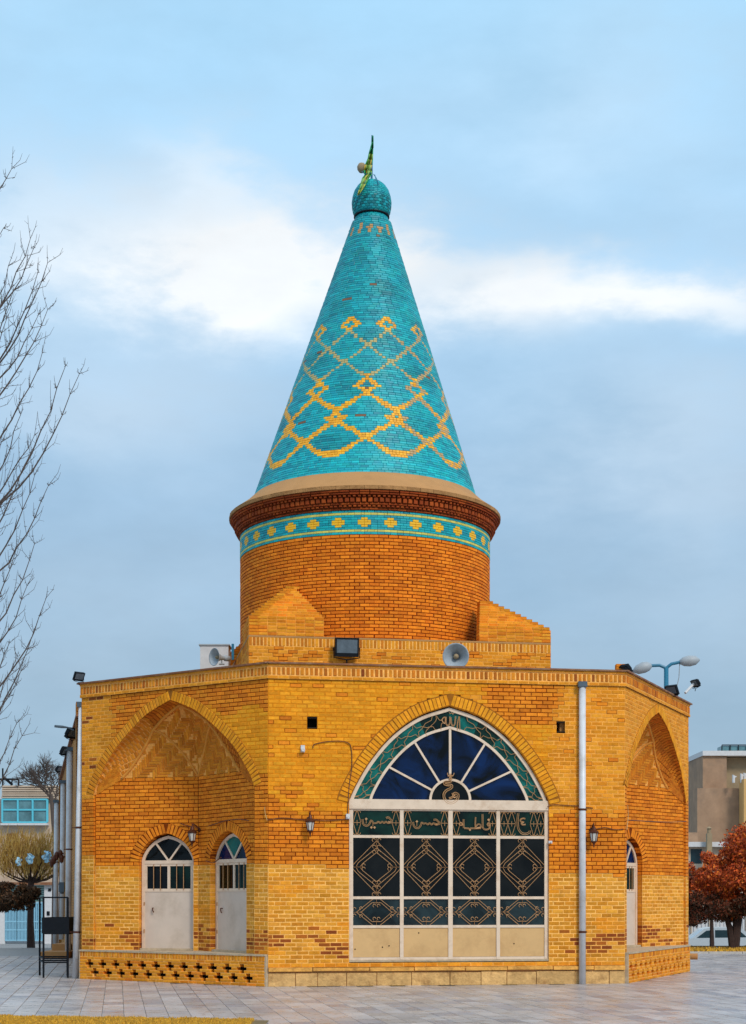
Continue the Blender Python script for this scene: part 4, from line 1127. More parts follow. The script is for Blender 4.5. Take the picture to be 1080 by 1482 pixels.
pa, pb = at(120, 1022, 32.6), at(109.5, 1414, 32.75); pb.z = 0
pa.x -= .02
pipe('drainpipe', 'white drainpipe at the far left corner of the shrine beside the black rack', [pa, pb], .068, G, (3.1, .95))
# roof things
def floodlight(p, yaw, pitch, s, label, lens='lens'):
    t = thing('floodlight', label, 'floodlight', p, 'floodlights along the roofs')
    q = Matrix.Rotation(yaw, 3, 'Z') @ Matrix.Rotation(pitch, 3, 'X')
    ax, ay, az = q @ Vector((1, 0, 0)), q @ Vector((0, 1, 0)), q @ Vector((0, 0, 1)); p = Vector(p)
    b = MB(); b.box(p, ax, ay, az, .46*s, .10*s, .36*s); b.box(p+ay*.08*s, ax, ay, az, .34*s, .10*s, .24*s); b.box(p-ay*.055*s+az*.165*s, ax, ay, az, .46*s, .02*s, .03*s)
    b.box(p-ay*.055*s-az*.145*s, ax, ay, az, .46*s, .02*s, .07*s)
    for k in (-1, 1): b.box(p-ay*.055*s+ax*k*.215*s, ax, ay, az, .03*s, .02*s, .30*s)
    b.build('housing', M['black'], t)
    b = MB(); b.box(p-ay*.053*s+az*.02*s, ax, ay, az, .40*s, .008*s, .26*s); b.build('lens', M['lens'], t)
    b = MB(); b.tube([p+ax*.25*s, p+ax*.25*s-Z3*.20*s, p-Z3*.24*s, p-ax*.25*s-Z3*.20*s, p-ax*.25*s], .012*s, 5); b.tube([p-Z3*.24*s, p-Z3*.34*s+Vector((0, .05, 0))], .016*s, 6); b.build('yoke', M['black'], t)
    return t
floodlight(BFa.P(BFa.sz(500, 938)[0], BFa.sz(500, 939)[1], -.20), .16, .12, 1.12, 'black square floodlight on the terrace above the front wall left of the horn')
floodlight(at(114, 979, 32.4), .8, .5, .5, 'small black floodlight at the far left end of the shrine roof')
floodlight(at(905, 972, 31.0)+Z3*.05, -.9, .9, .55, 'black floodlight beside loose bricks on the right roof corner')
floodlight(at(973, 999, 34.3), -.8, .5, .62, 'black floodlight on the right roof edge under the street lamp')
floodlight(at(1007, 989, 36.0), -1.2, .6, .5, 'black floodlight on a pale bracket beyond the right end of the roof')
b = MB(); b.tube([at(992, 1003, 35.8), at(1004, 990, 36.0)], .03, 6); tag(b.build('roof_bracket', M['sheet']), 'pale angled bracket at the right end of the shrine roof', 'bracket')
b = MB()
for k in range(3):
    for j in range(2): b.box(at(899, 972, 31.1)+Vector((j*.12-.05, 0, .0+k*.055)), (1, .1*k, 0), (0, 1, 0), Z3, .11, .2, .05, kcol('orange'))
tag(b.build('loose_bricks', M['brick']), 'small pile of loose bricks on the right corner of the roof', 'brick pile')
def horn(p, d, s, label, mat='hornin'):
    t = thing('horn_loudspeaker', label, 'loudspeaker', p, 'horn loudspeakers on the shrine roof'); d = Vector(d).normalized(); p = Vector(p)
    b = MB(); b.lathe(p, [(.05*s, -.30*s), (.07*s, -.16*s), (.13*s, -.05*s), (.225*s, .03*s), (.24*s, .04*s), (.235*s, .05*s), (.21*s, .03*s), (.12*s, -.05*s), (.05*s, -.17*s), (.001, -.18*s)], 28, axis=d); b.build('horn', M[mat], t, smooth=True)
    b = MB(); b.lathe(p, [(.001, .0), (.035*s, -.01*s), (.05*s, -.06*s), (.045*s, -.13*s), (.02*s, -.17*s)], 16, axis=d); b.build('inner_cone', M['concl'], t, smooth=True)
    b = MB(); b.lathe(p, [(.001, -.46*s), (.075*s, -.45*s), (.08*s, -.31*s), (.05*s, -.28*s)], 16, axis=d); b.build('driver', M['grey'], t, smooth=True)
    b = MB(); q = p-d*.2*s; b.tube([q, q-Z3*.16*s], .018, 6); b.box(q-Z3*.17*s, (1, 0, 0), (0, 1, 0), Z3, .12, .10, .02); b.build('stand', M['grey'], t)
    return t
horn(at(660, 950, 33.3), (-.10, -.95, -.12), 1.16, 'pale grey horn loudspeaker above the arched window pointing forward')
horn(at(312, 951, 36.0), (-.75, -.65, .0), .85, 'dark grey horn loudspeaker beside the white box on the left roof', 'grey')
t = thing('roof_box', 'white metal housing behind the horn on the left of the roof', 'box', at(312, 965, 37.5))
b = MB(); p = at(312, 950, 37.5); b.box(p+Z3*-.1, (1, 0, 0), (0, 1, 0), Z3, .66, .6, .62); b.build('casing', M['sheet'], t)
b = MB(); b.box(p+Z3*.225, (1, 0, 0), (0, 1, 0), Z3, .72, .66, .03); b.build('lid', M['grey'], t)
b = MB(); b.tube([at(337, 955, 36.4), at(337, 932, 36.4)], .03, 8); tag(b.build('vent_stub', M['bluesteel']), 'short dark blue stub pipe beside the left horn loudspeaker', 'pipe')
# cctv / small bits
def small_box(f, px, py, w, h, name, label, cat, mat='sheet', d=-.05):
    u, z = f.sz(px, py); b = MB(); f.box(b, u-w/2, u+w/2, z-h/2, z+h/2, d, .0); 
    b.lathe(f.P(u, z-h*.2, d), [(.001, .0), (h*.3, 0), (h*.3, .05), (h*.2, .06), (.001, .055)], 10, axis=f.out)
    return tag(b.build(name, M[mat]), label, cat)
small_box(FF, 438, 1084, .075, .13, 'light_sensor', 'small white sensor on the upper left of the front wall', 'sensor')
small_box(FF, 503.5, 1182, .075, .10, 'junction_box', 'small white junction box beside the left side of the arched window', 'junction box')
small_box(FF, 796, 1219, .07, .05, 'mortar_lump', 'small pale fitting on the pier right of the arched window', 'fitting')
def cable(f, pts, label, r=.009, mat='cable', d=-.02, name='cable'):
    q = [f.P(*f.sz(*p), d) for p in pts]; b = MB(); out = []
    for i in range(len(q)-1):
        p0, p1, p2, p3 = q[max(i-1, 0)], q[i], q[i+1], q[min(i+2, len(q)-1)]
        for k in range(5):
            t = k/5; out.append(.5*((2*p1)+(-p0+p2)*t+(2*p0-5*p1+4*p2-p3)*t*t+(-p0+3*p1-3*p2+p3)*t**3))
    out.append(q[-1]); b.tube(out, r, 5); return tag(b.build(name, M[mat]), label, 'cable')
cable(FF, [(453, 1083), (456, 1077), (480, 1073), (500, 1074), (508, 1082), (509, 1110), (505, 1140), (503, 1178)], 'brown cable looping down the front wall to the window top left')
cable(FF, [(387, 1187), (410, 1184), (440, 1187), (449, 1186), (470, 1188), (500, 1186)], 'brown cable across the left front pier behind the lantern')
cable(FF, [(792, 1168), (800, 1165), (820, 1166), (838, 1167), (858, 1170)], 'brown cable from the window corner to the right drainpipe')
cable(FF, [(858, 1201), (875, 1198), (890, 1201), (902, 1200)], 'brown cable right of the lantern on the right front pier')
cable(FR, [(906, 1201), (908, 1180), (907, 1165)], 'pale cable up the right niche edge', .008, 'wire')
cable(A_L, [(262, 1192), (275, 1196), (292, 1198)], 'dark cable over the left niche door to the lantern', .010, d=-.03)
cable(C_L, [(303, 1196), (325, 1189), (335, 1187), (350, 1186), (362, 1188)], 'dark cable over the narrow niche door', .010, d=-.03)
cable(C_L, [(300, 1246), (310, 1249), (318, 1244), (322, 1241)], 'dark cable sagging between the lantern and narrow door', .010, d=-.03)
cable(FR, [(908, 1187), (940, 1189), (970, 1190), (992, 1189)], 'dark cable along the courses of the right wall', .009)
cable(FL, [(384, 1168), (385, 1178), (388, 1188)], 'pale loose wire at the left front corner', .007, 'wire')
# pot on the left platform
b = MB(); p = at(366, 1381, 30.2); p.z = .6; b.lathe(p, [(.001, 0), (.05, 0), (.055, .08), (.04, .15), (.02, .17), (.001, .17)], 12); tag(b.build('small_jug', M['bark']), 'small dark jug on the platform beside the narrow door', 'jug')
b = MB(); p = FR.P(FR.W+.06, .33, -.05); b.lathe(p, [(.001, -.02), (.07, -.02), (.07, .14), (.001, .14)], 12, axis=(1, -.3, 0)); tag(b.build('pipe_stub', M['clay']), 'short clay pipe stub at the right end of the lattice platform', 'pipe')
# ------------------------------------------------------------------ flag
t = thing('flag', 'green and yellow pennant hanging from the mast atop the spire', 'flag', (FB.x, FB.y, 18.7))
b = MB(); b.tube([(FB.x, FB.y, 18.66), (FB.x+.01, FB.y, 19.80)], [.028, .015], 8); b.build('mast', M['bluesteel'], t)
def fl(px, py, dy=0): return at(px, py, FB.y-(.1 if py < 250 else .1+min(.42, (py-250)*.02))+dy)
b = MB()
rowsf = [((539.8, 196), (540.4, 196)), ((538, 205), (540.5, 205)), ((536, 213), (540.6, 214)), ((533.5, 222), (540.2, 223)), ((532, 230), (540, 231)), ((528.5, 238), (539.4, 239)), ((527, 246), (538.5, 247)), ((528, 253), (538, 252)), ((524, 258), (534.5, 257)), ((521.5, 266), (530, 266)), ((519, 275), (526.5, 272)), ((517, 283), (520.5, 281))]
NX = 6
cols = [(.01, .34, .12), (.05, .42, .10), (.28, .50, .10), (.70, .45, .05), (.36, .52, .16)]
grid = []
for i, (a, c) in enumerate(rowsf):
    grid.append([fl(lerp(a[0], c[0], k/NX), lerp(a[1], c[1], k/NX), .10*sin(k*1.6+i*.9)) for k in range(NX+1)])
for i in range(len(grid)-1):
    for k in range(NX):
        col = cols[0] if i < 3 else (cols[3] if (i*3+k*2) % 5 == 0 else cols[(i+k) % 3 if k in (0, NX-1) else 2+((i*7+k) % 3 == 0)*2])
        b.quad(grid[i][k], grid[i+1][k], grid[i+1][k+1], grid[i][k+1], col)
o = b.build('pennant', M['flag'], t, smooth=True); so = o.modifiers.new('thickness', 'SOLIDIFY'); so.thickness = .006
b = MB(); b.lathe(at(523.5, 243, FB.y+.1), [(.001, -.12), (.06, -.10), (.10, -.04), (.108, .03), (.07, .10), (.001, .12)], 18); tag(b.build('globe_lamp', M['concl'], smooth=True), 'beige round globe lamp beside the flag at the spire tip', 'globe lamp')
b = MB(); b.tube([fl(524, 248), fl(529, 252), fl(538, 250)], .012, 5); b.tube([fl(541, 252), fl(545, 258), fl(549, 268)], .01, 5); b.tube([fl(541, 255)+Vector((.03, 0, .03)), fl(544, 260), fl(542, 262)], .008, 5); b.build('guy_wire', M['bluesteel'], t)
# ------------------------------------------------------------------ ground
def gz(x, y):
    def ss(a, b, t): t = min(1, max(0, (t-a)/(b-a))); return t*t*(3-2*t)
    r = ss(0, 8, x); return lerp(-.85*ss(48, 86, y), -1.25*ss(52, 58, y), r)
mb = MB(); ysr = [-40, 0, 18, 30, 40, 46, 48]+[48+i*1.0 for i in range(1, 14)]+[62+i*3 for i in range(0, 14)]+[110, 150, 250, 600, 2000]
ysr = sorted(set(ysr)); xsr = [-2000, -300, -100, -60, -40, -30, -20, -14, -8, -4, 0, 2, 4, 6, 8, 10, 14, 20, 30, 50, 100, 300, 2000]
for j in range(len(ysr)-1):
    for i in range(len(xsr)-1):
        q = [(xsr[i], ysr[j]), (xsr[i+1], ysr[j]), (xsr[i+1], ysr[j+1]), (xsr[i], ysr[j+1])]
        mb.quad(*[Vector((a, b_, gz(a, b_)-.03)) for a, b_ in q])
tag(mb.build('ground', M['ground']), 'pale open ground round the shrine', kind='structure')
# pavement of slabs laid square to the front wall
pv = MB(); a = FF.P(-9.5, -.012, -11); b_ = FF.P(16, -.012, -11); c = FF.P(16, -.012, 17); d = FF.P(-9.5, -.012, 17)
pv.add([a, b_, c, d]+[v-Z3*.015 for v in (a, b_, c, d)], [(0, 1, 2, 3), (0, 4, 5, 1)])
pave = tag(pv.build('pavement', M['joint']), 'grey stone slab pavement before the shrine', kind='structure')
SL = []; sw, slen = .31, .62
fp = [Vector((v.x, v.y)) for v in foot]
def inside(x, y):
    c_ = False; n = len(fp)
    for i in range(n):
        p, q = fp[i], fp[(i+1) % n]
        if (p.y > y) != (q.y > y) and x < (q.x-p.x)*(y-p.y)/(q.y-p.y)+p.x: c_ = not c_
    return c_
for i in range(int(25.5/sw)):
    off = R.uniform(0, slen)
    for j in range(int(28/slen)+1):
        u = -9.5+(i+.5)*sw; dd = -11+j*slen+off-.3
        if dd > 16.8: continue
        p = FF.P(u, 0, dd)
        if inside(p.x, p.y) and not any((Vector((p.x, p.y))-q).length < .8 for q in fp): continue
        t = R.uniform(.84, 1.12); w = R.uniform(-.01, .012)
        t *= R.choice((1, 1, 1.08, .93)); base = (.47*t+w, .415*t, .395*t-w) if R.random() > .2 else (.37*t, .335*t, .345*t)
        SL.append((Vector((p.x, p.y, R.uniform(-.0012, .0012))), FF.e, Z3, -FF.out, sw-.008, .012, slen-.008, base))
emit(SL, 'slab', M['slab'], pave, jit=.001)
def blades(name, label, region, n, h, cols, mat='grass', w=.010, z=0):
    b = MB()
    for _ in range(n):
        p = region()
        if p is None: continue
        a = R.uniform(0, 2*pi); hh_ = h*R.uniform(.5, 1.2); c = R.choice(cols); j = R.uniform(.75, 1.2)
        d_ = Vector((cos(a), sin(a), 0)); l = Vector((R.uniform(-.5, .5), R.uniform(-.5, .5), 1))*hh_; ww = w*R.uniform(.7, 1.4)
        q = Vector(p); b.add([q-d_*ww, q+d_*ww, q+l*.6+d_*ww*.6, q+l], [(0, 1, 2), (0, 2, 3)], tuple(x*j for x in c))
    return tag(b.build(name, M[mat]), label, kind='stuff')
GC = [(.72, .38, .03), (.78, .43, .04), (.60, .30, .03), (.50, .30, .04)]
def edgeY(x): return 22.10-.62*(x+5.6)/3.6+.05*sin(x*7)+.04*sin(x*17)+.03*sin(x*41)
def reg():
    x = R.uniform(-6.2, -1.6); y = R.uniform(20.3, 22.4); return (x, y, 0) if y < edgeY(x) else None
blades('grass', 'yellow dry lawn edge at the lower left of the pavement', reg, 42000, .042, GC)
b = MB(); ex_ = [-6.2+i*.3 for i in range(17)]
for x0, x1 in zip(ex_, ex_[1:]): b.quad((x0, 20, .004), (x1, 20, .004), (x1, edgeY(x1)-.02, .004), (x0, edgeY(x0)-.02, .004))
tag(b.build('lawn_bed', M['soil']), kind='structure')
# verge and kerb on the right
b = MB()
for i in range(24):
    x0, x1 = 6+i, 7+i; b.quad((x0, 47.6, .02), (x1, 47.6, .02), (x1, 51.6, .0), (x0, 51.6, .0)); 
tag(b.build('verge', M['soil']), kind='structure')
b = MB()
for i in range(24): b.abox(6+i+.01, 7+i-.01, 47.3, 47.6, -.02, .05)
tag(b.build('kerb', M['kerb']), kind='structure')
blades('grass', 'dry yellow grass on the verge right of the shrine', lambda: (R.uniform(8, 18), R.uniform(47.7, 51.6), .01), 9000, .09, GC, w=.03)
b = MB(); b.quad((4, 60.5, -1.235), (60, 60.5, -1.235), (60, 88, -1.235), (4, 88, -1.235)); tag(b.build('road', M['asph']), kind='structure')
# ------------------------------------------------------------------ trees
def branch(mb, p, q, r0, r1, bend, n=8, wob=.03):
    p, q = Vector(p), Vector(q); pts = []; rs = []
    for k in range(n+1):
        t = k/n; c = p.lerp(q, t)+Vector(bend)*sin(pi*t)+Vector((R.uniform(-wob, wob), R.uniform(-wob, wob), R.uniform(-wob, wob)))*(0 if k in (0, n) else 1)
        pts.append(c); rs.append(lerp(r0, r1, t))
    mb.tube(pts, rs, 5); return pts
tr = thing('bare_poplar', 'tall leafless tree with upswept twiggy branches at the left edge', 'tree', (-8.9, 28, 0))
b = MB(); b.tube([(-8.9, 28, -.1), (-8.85, 28, 4), (-8.9, 28.1, 9), (-8.8, 28, 13), (-8.75, 28, 16)], [.26, .22, .16, .09, .03], 10); b.build('trunk', M['bark'], tr)
tips = [(17, 244), (5, 330), (12, 385), (44, 345), (48, 361), (69, 380), (55, 393), (69, 448), (56, 455), (61, 511), (95, 529), (115, 541), (50, 630), (44, 657), (50, 688), (70, 703), (50, 787), (39, 848), (67, 865), (49, 913), (25, 950), (30, 972), (24, 1047), (32, 1065),
        (20, 420), (30, 600), (22, 800), (-20, 300), (-40, 420), (-30, 560), (-50, 700), (-30, 820), (-60, 900), (-25, 620), (8, 720), (3, 560), (10, 460), (2, 640), (14, 930)]
tw = MB()
for k, (x, y) in enumerate(tips):
    Y = 28+R.uniform(-1.2, 1.2); tip = at(x, y, Y); hor = tip.x+8.9
    st_ = Vector((-8.87, 28, max(2.2, tip.z-hor*R.uniform(.75, 1.05)-.2)))
    lb = MB(); pts = branch(lb, st_, tip, .032, .005, (.14*hor, 0, -.14*hor), 14, .03); lb.build('limb', M['bark'], tr)
    for j in range(4, 15):
        p = pts[j]; dr = (pts[j]-pts[j-1]).normalized()
        for _ in range(R.choice((2, 3, 3))):
            ln = R.uniform(.08, .45)*(1.1-.5*j/14); s = Vector((R.uniform(-.8, 1), R.uniform(-.8, .8), R.uniform(-.3, .9))).normalized()
            e = p+(dr*.6+s*.7)*ln; e2 = e+(dr*.3+Z3*.6+s*.3)*ln*.6
            tw.tube([p, e, e2], [.0052, .004, .0024], 3, cap=False)
            if R.random() < .6:
                e3 = e+Vector((R.uniform(-1, 1), R.uniform(-1, 1), R.uniform(-.2, 1))).normalized()*ln*.4; tw.tube([e, e3], [.0034, .002], 3, cap=False)
            for _q in range(3):
                f_ = p.lerp(e, R.random()); tw.tube([f_, f_+Vector((R.uniform(-1, 1), 0, R.uniform(-1, 1)))*.035], [.005, .003], 3, cap=False)
tw.build('twig', M['bark'], tr, stuff=True)
def leafball(mb, c, rx, ry, rz, n, s, cols, seed=0, fill=.35):
    rr = random.Random(seed); blobs = [(Vector((rr.gauss(0, .45), rr.gauss(0, .45), rr.gauss(0, .45))), rr.uniform(.28, .5)) for _ in range(16)]
    for _ in range(n):
        bc, br_ = rr.choice(blobs)
        v = Vector((rr.gauss(0, 1), rr.gauss(0, 1), rr.gauss(0, 1))).normalized()*(br_*rr.uniform(fill, 1)**.5)+bc
        if v.length > 1.08: v = v.normalized()*rr.uniform(.85, 1.05)
        p = Vector(c)+Vector((v.x*rx, v.y*ry, v.z*rz)); col = rr.choice(cols); j = rr.uniform(.7, 1.3)
        a = Vector((rr.gauss(0, 1), rr.gauss(0, 1), rr.gauss(0, 1.2))).normalized(); b_ = a.cross(Vector((rr.gauss(0, 1), rr.gauss(0, 1), rr.gauss(0, 1)))).normalized()
        l = s*rr.uniform(.6, 1.4); mb.add([p-b_*l*.35, p+b_*l*.35, p+a*l], [(0, 1, 2)], tuple(x*j for x in col))
RC = [(.60, .085, .006), (.50, .070, .006), (.38, .050, .008), (.66, .15, .010), (.28, .045, .008)]
RD = [(.16, .035, .008), (.08, .030, .010), (.20, .04, .012), (.055, .03, .012)]
def conifer(label, x, Y, base, crown, seed, forks):
    p = at(x, 1300, Y); zb = gz(p.x, Y); t = thing('russet_conifer', label, 'tree', (p.x, Y, zb), 'russet conifers along the verge')
    b = MB()
    for dx, top in forks: b.tube([(p.x+dx*.1, Y, zb-.05), (p.x+dx*.4, Y, zb+.7), (p.x+dx, Y+.1, zb+top)], [.13, .10, .05], 7)
    b.build('trunk', M['bark2'], t)
    for (cx_, cz_, rx, rz, n, cc, sd_) in crown:
        b = MB(); leafball(b, (p.x+cx_, Y, cz_), rx, rx*.9, rz, n, .085, cc, seed+sd_); b.build('crown', M['rust'], t)
conifer('large russet conifer with forked dark trunk at the right edge', 1063, 50.5, 0, [(.75, 3.05, 1.4, 1.5, 18000, RC, 1), (-.1, 2.0, 1.1, .95, 12000, RC, 2), (.3, 1.4, 1.25, .6, 9000, RD, 3), (1.6, 2.0, 1.2, 1.2, 6000, RC, 4)], 11, [(-.35, 1.4), (.3, 1.6), (.1, 1.9)])
conifer('smaller russet conifer between the shrine and the large forked one', 1031, 57, 0, [(-.45, 2.2, 1.0, 1.1, 12000, RC, 1), (-.6, 1.4, 1.15, .75, 9000, RD, 2), (-1.5, 1.9, .9, 1.0, 7000, RD, 4)], 31, [(.0, 2.4)])
# ------------------------------------------------------------------ car
cY = 78; cx0 = at(1000, 1300, cY).x; zc0 = -1.235
car = thing('parked_car', 'pale silver saloon car parked on the road behind the verge', 'car', (cx0+1.2, cY, zc0))
body = [(-.95, .28), (-1.02, .55), (-.85, .78), (-.05, .88), (2.75, .92), (3.25, .90), (3.35, .55), (3.3, .28)]
cabin = [(-.05, .88), (.55, 1.34), (.85, 1.40), (2.1, 1.40), (2.35, 1.34), (2.85, .91)]
def ex2(mb, poly, y0, y1, inset=0):
    n = len(poly); a = [Vector((cx0+x, y0, zc0+z)) for x, z in poly]; c = [Vector((cx0+x, y1, zc0+z)) for x, z in poly]
    mb.add(a+c, [tuple(range(n)), tuple(reversed(range(n, 2*n)))]+[(i, (i+1) % n, n+(i+1) % n, n+i) for i in range(n)])
b = MB(); ex2(b, body, cY-.82, cY+.82); ex2(b, cabin, cY-.68, cY+.68); o = b.build('body', M['carp'], car); bv = o.modifiers.new('b', 'BEVEL'); bv.width = .06; bv.segments = 3
for poly in ([(.15, .95), (.62, 1.30), (.98, 1.33), (.98, .95)], [(1.05, .95), (1.05, 1.33), (1.75, 1.33), (1.75, .95)], [(1.80, .95), (1.80, 1.33), (2.18, 1.31), (2.22, .95)], [(2.28, .95), (2.26, 1.28), (2.62, .97)]):
    g = MB(); ex2(g, poly, cY-.695, cY-.685); g.build('side_window', M['carg'], car)
for x in (-.2, 2.55):
    g = MB(); g.lathe((cx0+x, cY-.83, zc0+.3), [(.001, 0), (.30, 0), (.30, .2), (.001, .2)], 18, axis=(0, 1, 0)); g.build('wheel', M['rubber'], car)
for x in (.75, 1.68):
    g = MB(); g.abox(cx0+x, cx0+x+.18, cY-.84, cY-.815, zc0+.78, zc0+.81); g.build('door_handle', M['black'], car)
g = MB(); g.abox(cx0-.9, cx0+3.25, cY-.832, cY-.818, zc0+.52, zc0+.57); g.build('side_trim', M['black'], car)
# ------------------------------------------------------------------ right background
t = thing('concrete_block_building', 'stepped grey concrete building with glazed roof lantern beyond the conifers', 'building', at(1040, 1372, 110)); Yb = 110
def Xat(px, Y): return (px-CX)/F*Y
def Zat(py, Y): return EYE+(HZ-py)/F*Y
b = MB(); b.abox(Xat(1017.5, Yb), Xat(1052, Yb), Yb, Yb+9, -1.3, Zat(1094, Yb)); b.build('tower', M['conc'], t)
b = MB(); b.abox(Xat(1052.2, Yb), Xat(1130, Yb), Yb+.8, Yb+9, -1.3, Zat(1095, Yb)); b.build('rear_tower', M['concl'], t)
b = MB(); b.abox(Xat(1003, Yb), Xat(1073, Yb), Yb-1.5, Yb-.01, -1.3, Zat(1143, Yb)); b.build('lower_block', M['conc'], t)
b = MB(); b.abox(Xat(1072, Yb-2), Xat(1140, Yb-2), Yb-3, Yb-1.6, -1.3, Zat(1132, Yb)); b.build('cladding', M['ochre'], t)
b = MB(); b.abox(Xat(1016.5, Yb), Xat(1132, Yb), Yb-.2, Yb+9.2, Zat(1094, Yb), Zat(1087, Yb)); b.build('parapet', M['sheet'], t)
rl = MB(); gl_ = MB(); x0, x1 = Xat(1052, Yb), Xat(1125, Yb); zt_, zl_ = Zat(1076, Yb), Zat(1086, Yb)
for k in range(7):
    x = lerp(x0, x1, k/6); rl.abox(x-.03, x+.03, Yb+1.5, Yb+1.56, zl_, zt_)
rl.abox(x0, x1, Yb+1.5, Yb+1.56, zt_, zt_+.07); rl.build('lantern_frame', M['black'], t)
gl_.abox(x0, x1, Yb+1.6, Yb+3, zl_, zt_-.02); gl_.build('roof_lantern', M['tgl'], t)
for x, y0, y1 in ((1062, 1122, 1133), (1073.5, 1120, 1133), (1078, 1119, 1133)):
    b = MB(); b.tube([at(x, y1, Yb-2.2), at(x, y0, Yb-2.2), at(x+3, y0+3, Yb-2.2)], .10, 8); b.build('vent_pipe', M['sheet'], t)
t = thing('low_white_house', 'low pale house with flat roof behind the smaller conifer', 'house', at(1020, 1372, 98)); Yh = 98
b = MB(); b.abox(Xat(985, Yh), Xat(1120, Yh), Yh, Yh+8, -1.3, Zat(1226, Yh)); b.build('wall', M['pale'], t)
b = MB(); b.abox(Xat(984, Yh), Xat(1122, Yh), Yh-.5, Yh+8.3, Zat(1226, Yh), Zat(1219, Yh)); b.build('roof', M['sheet'], t)
b = MB(); b.abox(Xat(1000, Yh), Xat(1016, Yh), Yh-.02, Yh+.05, Zat(1250, Yh), Zat(1229, Yh)); b.build('window', M['carg'], t)
b = MB(); b.abox(Xat(996, Yh), Xat(1020, Yh), Yh+2, Yh+4, Zat(1219, Yh), Zat(1203, Yh)); b.build('roof_room', M['conc'], t)
b = MB(); b.abox(Xat(1019, Yh), Xat(1026, Yh), Yh-1, Yh-.6, Zat(1240, Yh), Zat(1207, Yh)); b.lathe((Xat(1022.5, Yh), Yh-.8, 0), [(.12, Zat(1207, Yh)), (.12, Zat(1200, Yh)), (.2, Zat(1200, Yh)), (.001, Zat(1197, Yh))], 10); b.build('chimney', M['concl'], t)
t = thing('panel_fence', 'white ribbed metal fence behind the parked car', 'fence', (Xat(1030, 88), 88, -1.24))
x = Xat(975, 88); k = 0
while x < Xat(1100, 88):
    b = MB(); b.abox(x, x+.92, 88, 88.05, -1.2, Zat(1321, 88)); 
    for q in range(4): b.abox(x+.1+q*.22, x+.18+q*.22, 87.95, 88, -1.2, Zat(1321, 88))
    b.build('panel', M['sheet'], t)
    b = MB(); b.abox(x+.93, x+1.0, 87.9, 88.1, -1.3, Zat(1317, 88)); b.build('post', M['pale'], t); x += 1.02
rl = MB(); 
for q in range(26): xx = lerp(Xat(975, 88), Xat(1100, 88), q/25); rl.abox(xx-.02, xx+.02, 88.1, 88.14, Zat(1321, 88), Zat(1308, 88))
rl.abox(Xat(975, 88), Xat(1100, 88), 88.1, 88.14, Zat(1309, 88), Zat(1308, 88)); rl.build('top_rail', M['shut'], t)
# street lamp
t = thing('street_lamp', 'blue double arm street lamp rising behind the right roof', 'street lamp', (Xat(964.5, 45), 45, 0)); Yl = 45
b = MB(); b.tube([(Xat(964.5, Yl), Yl, 0), at(964.5, 966, Yl)], [.10, .065], 10); b.build('pole', M['bluesteel'], t, smooth=True)
for pts, hd in (([(964.5, 967), (955, 963), (941, 963.5)], [(943, 963), (932, 966), (916, 972)]), ([(964.5, 967), (972, 961), (986, 958)], [(984, 958.5), (998, 956.5), (1013, 955)])):
    b = MB(); b.tube([at(*p, Yl) for p in pts], .045, 8); b.build('arm', M['bluesteel'], t)
    b = MB(); q = [at(*p, Yl) for p in hd]; b.tube([q[0], q[0].lerp(q[1], .4), q[1], q[1].lerp(q[2], .6), q[2]], [.06, .13, .16, .13, .03], 10); b.build('lamp_head', M['grey'], t, smooth=True)
b = MB(); b.tube([at(984, 960, Yl), at(983, 980, Yl), at(979, 998, Yl)], .012, 4); b.build('hanging_wire', M['grey'], t)
# ------------------------------------------------------------------ left wing and background
t = thing('brick_wing', 'long brick wing receding behind the left corner of the shrine', 'building', (Xat(100, 50), 50, 0))
W0, W1 = Vector((Xat(116, 38), 38, 0)), Vector((Xat(88, 60), 60, 0))
we = (W1-W0).normalized()
def wp(t_): return W0.lerp(W1, t_)
o = uvwall('wall', W1, W0, -.9, 6.0, M['wing'], t, .4)
uvwall('end_wall', W0, W0+Vector((5, .5, 0)), -.9, 6.0, M['wing'], t, .4)
wo_ = Vector((we.y, -we.x, 0)); wo_ = wo_ if wo_.x < 0 else -wo_
for tt_, zz in ((.03, 6.4), (.97, 6.2)):
    p = wp(tt_); a_ = p-we*.25+wo_*.08; c_ = p+we*.25+wo_*.08
    uvwall('pier', c_, a_, -.9, zz, M['wing'], t, .3); uvwall('pier', a_, a_-wo_*.45, -.9, zz, M['wing'], t, .06)
b = MB(); p = wp(.5); b.box(p+Z3*6.03-wo_*.05, we, wo_, Z3, (W1-W0).length, .3, .06); b.build('roof_edge', M['cap'], t)
for k, (x, yt, yb_, Y, lab) in enumerate(((101, 1086, 1384, 44, 'second white drainpipe from the right on the receding wing'), (91.5, 1133, 1345, 52, 'third white drainpipe from the right on the receding wing'), (82, 1161, 1360, 59.5, 'farthest white drainpipe at the end of the receding wing'))):
    pt = at(x, yt, Y); pipe('drainpipe', lab, [pt, Vector((pt.x-.05, Y, gz(pt.x, Y) if k != 1 else .3))], .085 if k < 2 else .09, G, (3,))
floodlight(at(104, 1061, 39.5), 1.0, .6, .75, 'black floodlight on the near end of the left wing under a curved lamp arm')
floodlight(at(95, 1087, 44), 1.0, .6, .7, 'black floodlight on the left wing roof above the second drainpipe')
floodlight(at(86, 1113, 56), 1.0, .6, .6, 'small dark floodlight at the far end of the left wing')
b = MB(); b.tube([at(107, 1057, 39.2), at(98, 1053, 39.2), at(90, 1052, 39.2), at(79, 1051, 39.2)], [.018, .02, .035, .03], 6); tag(b.build('lamp_arm', M['hopper']), 'slim dark lamp arm reaching left from the wing roof', 'lamp arm')
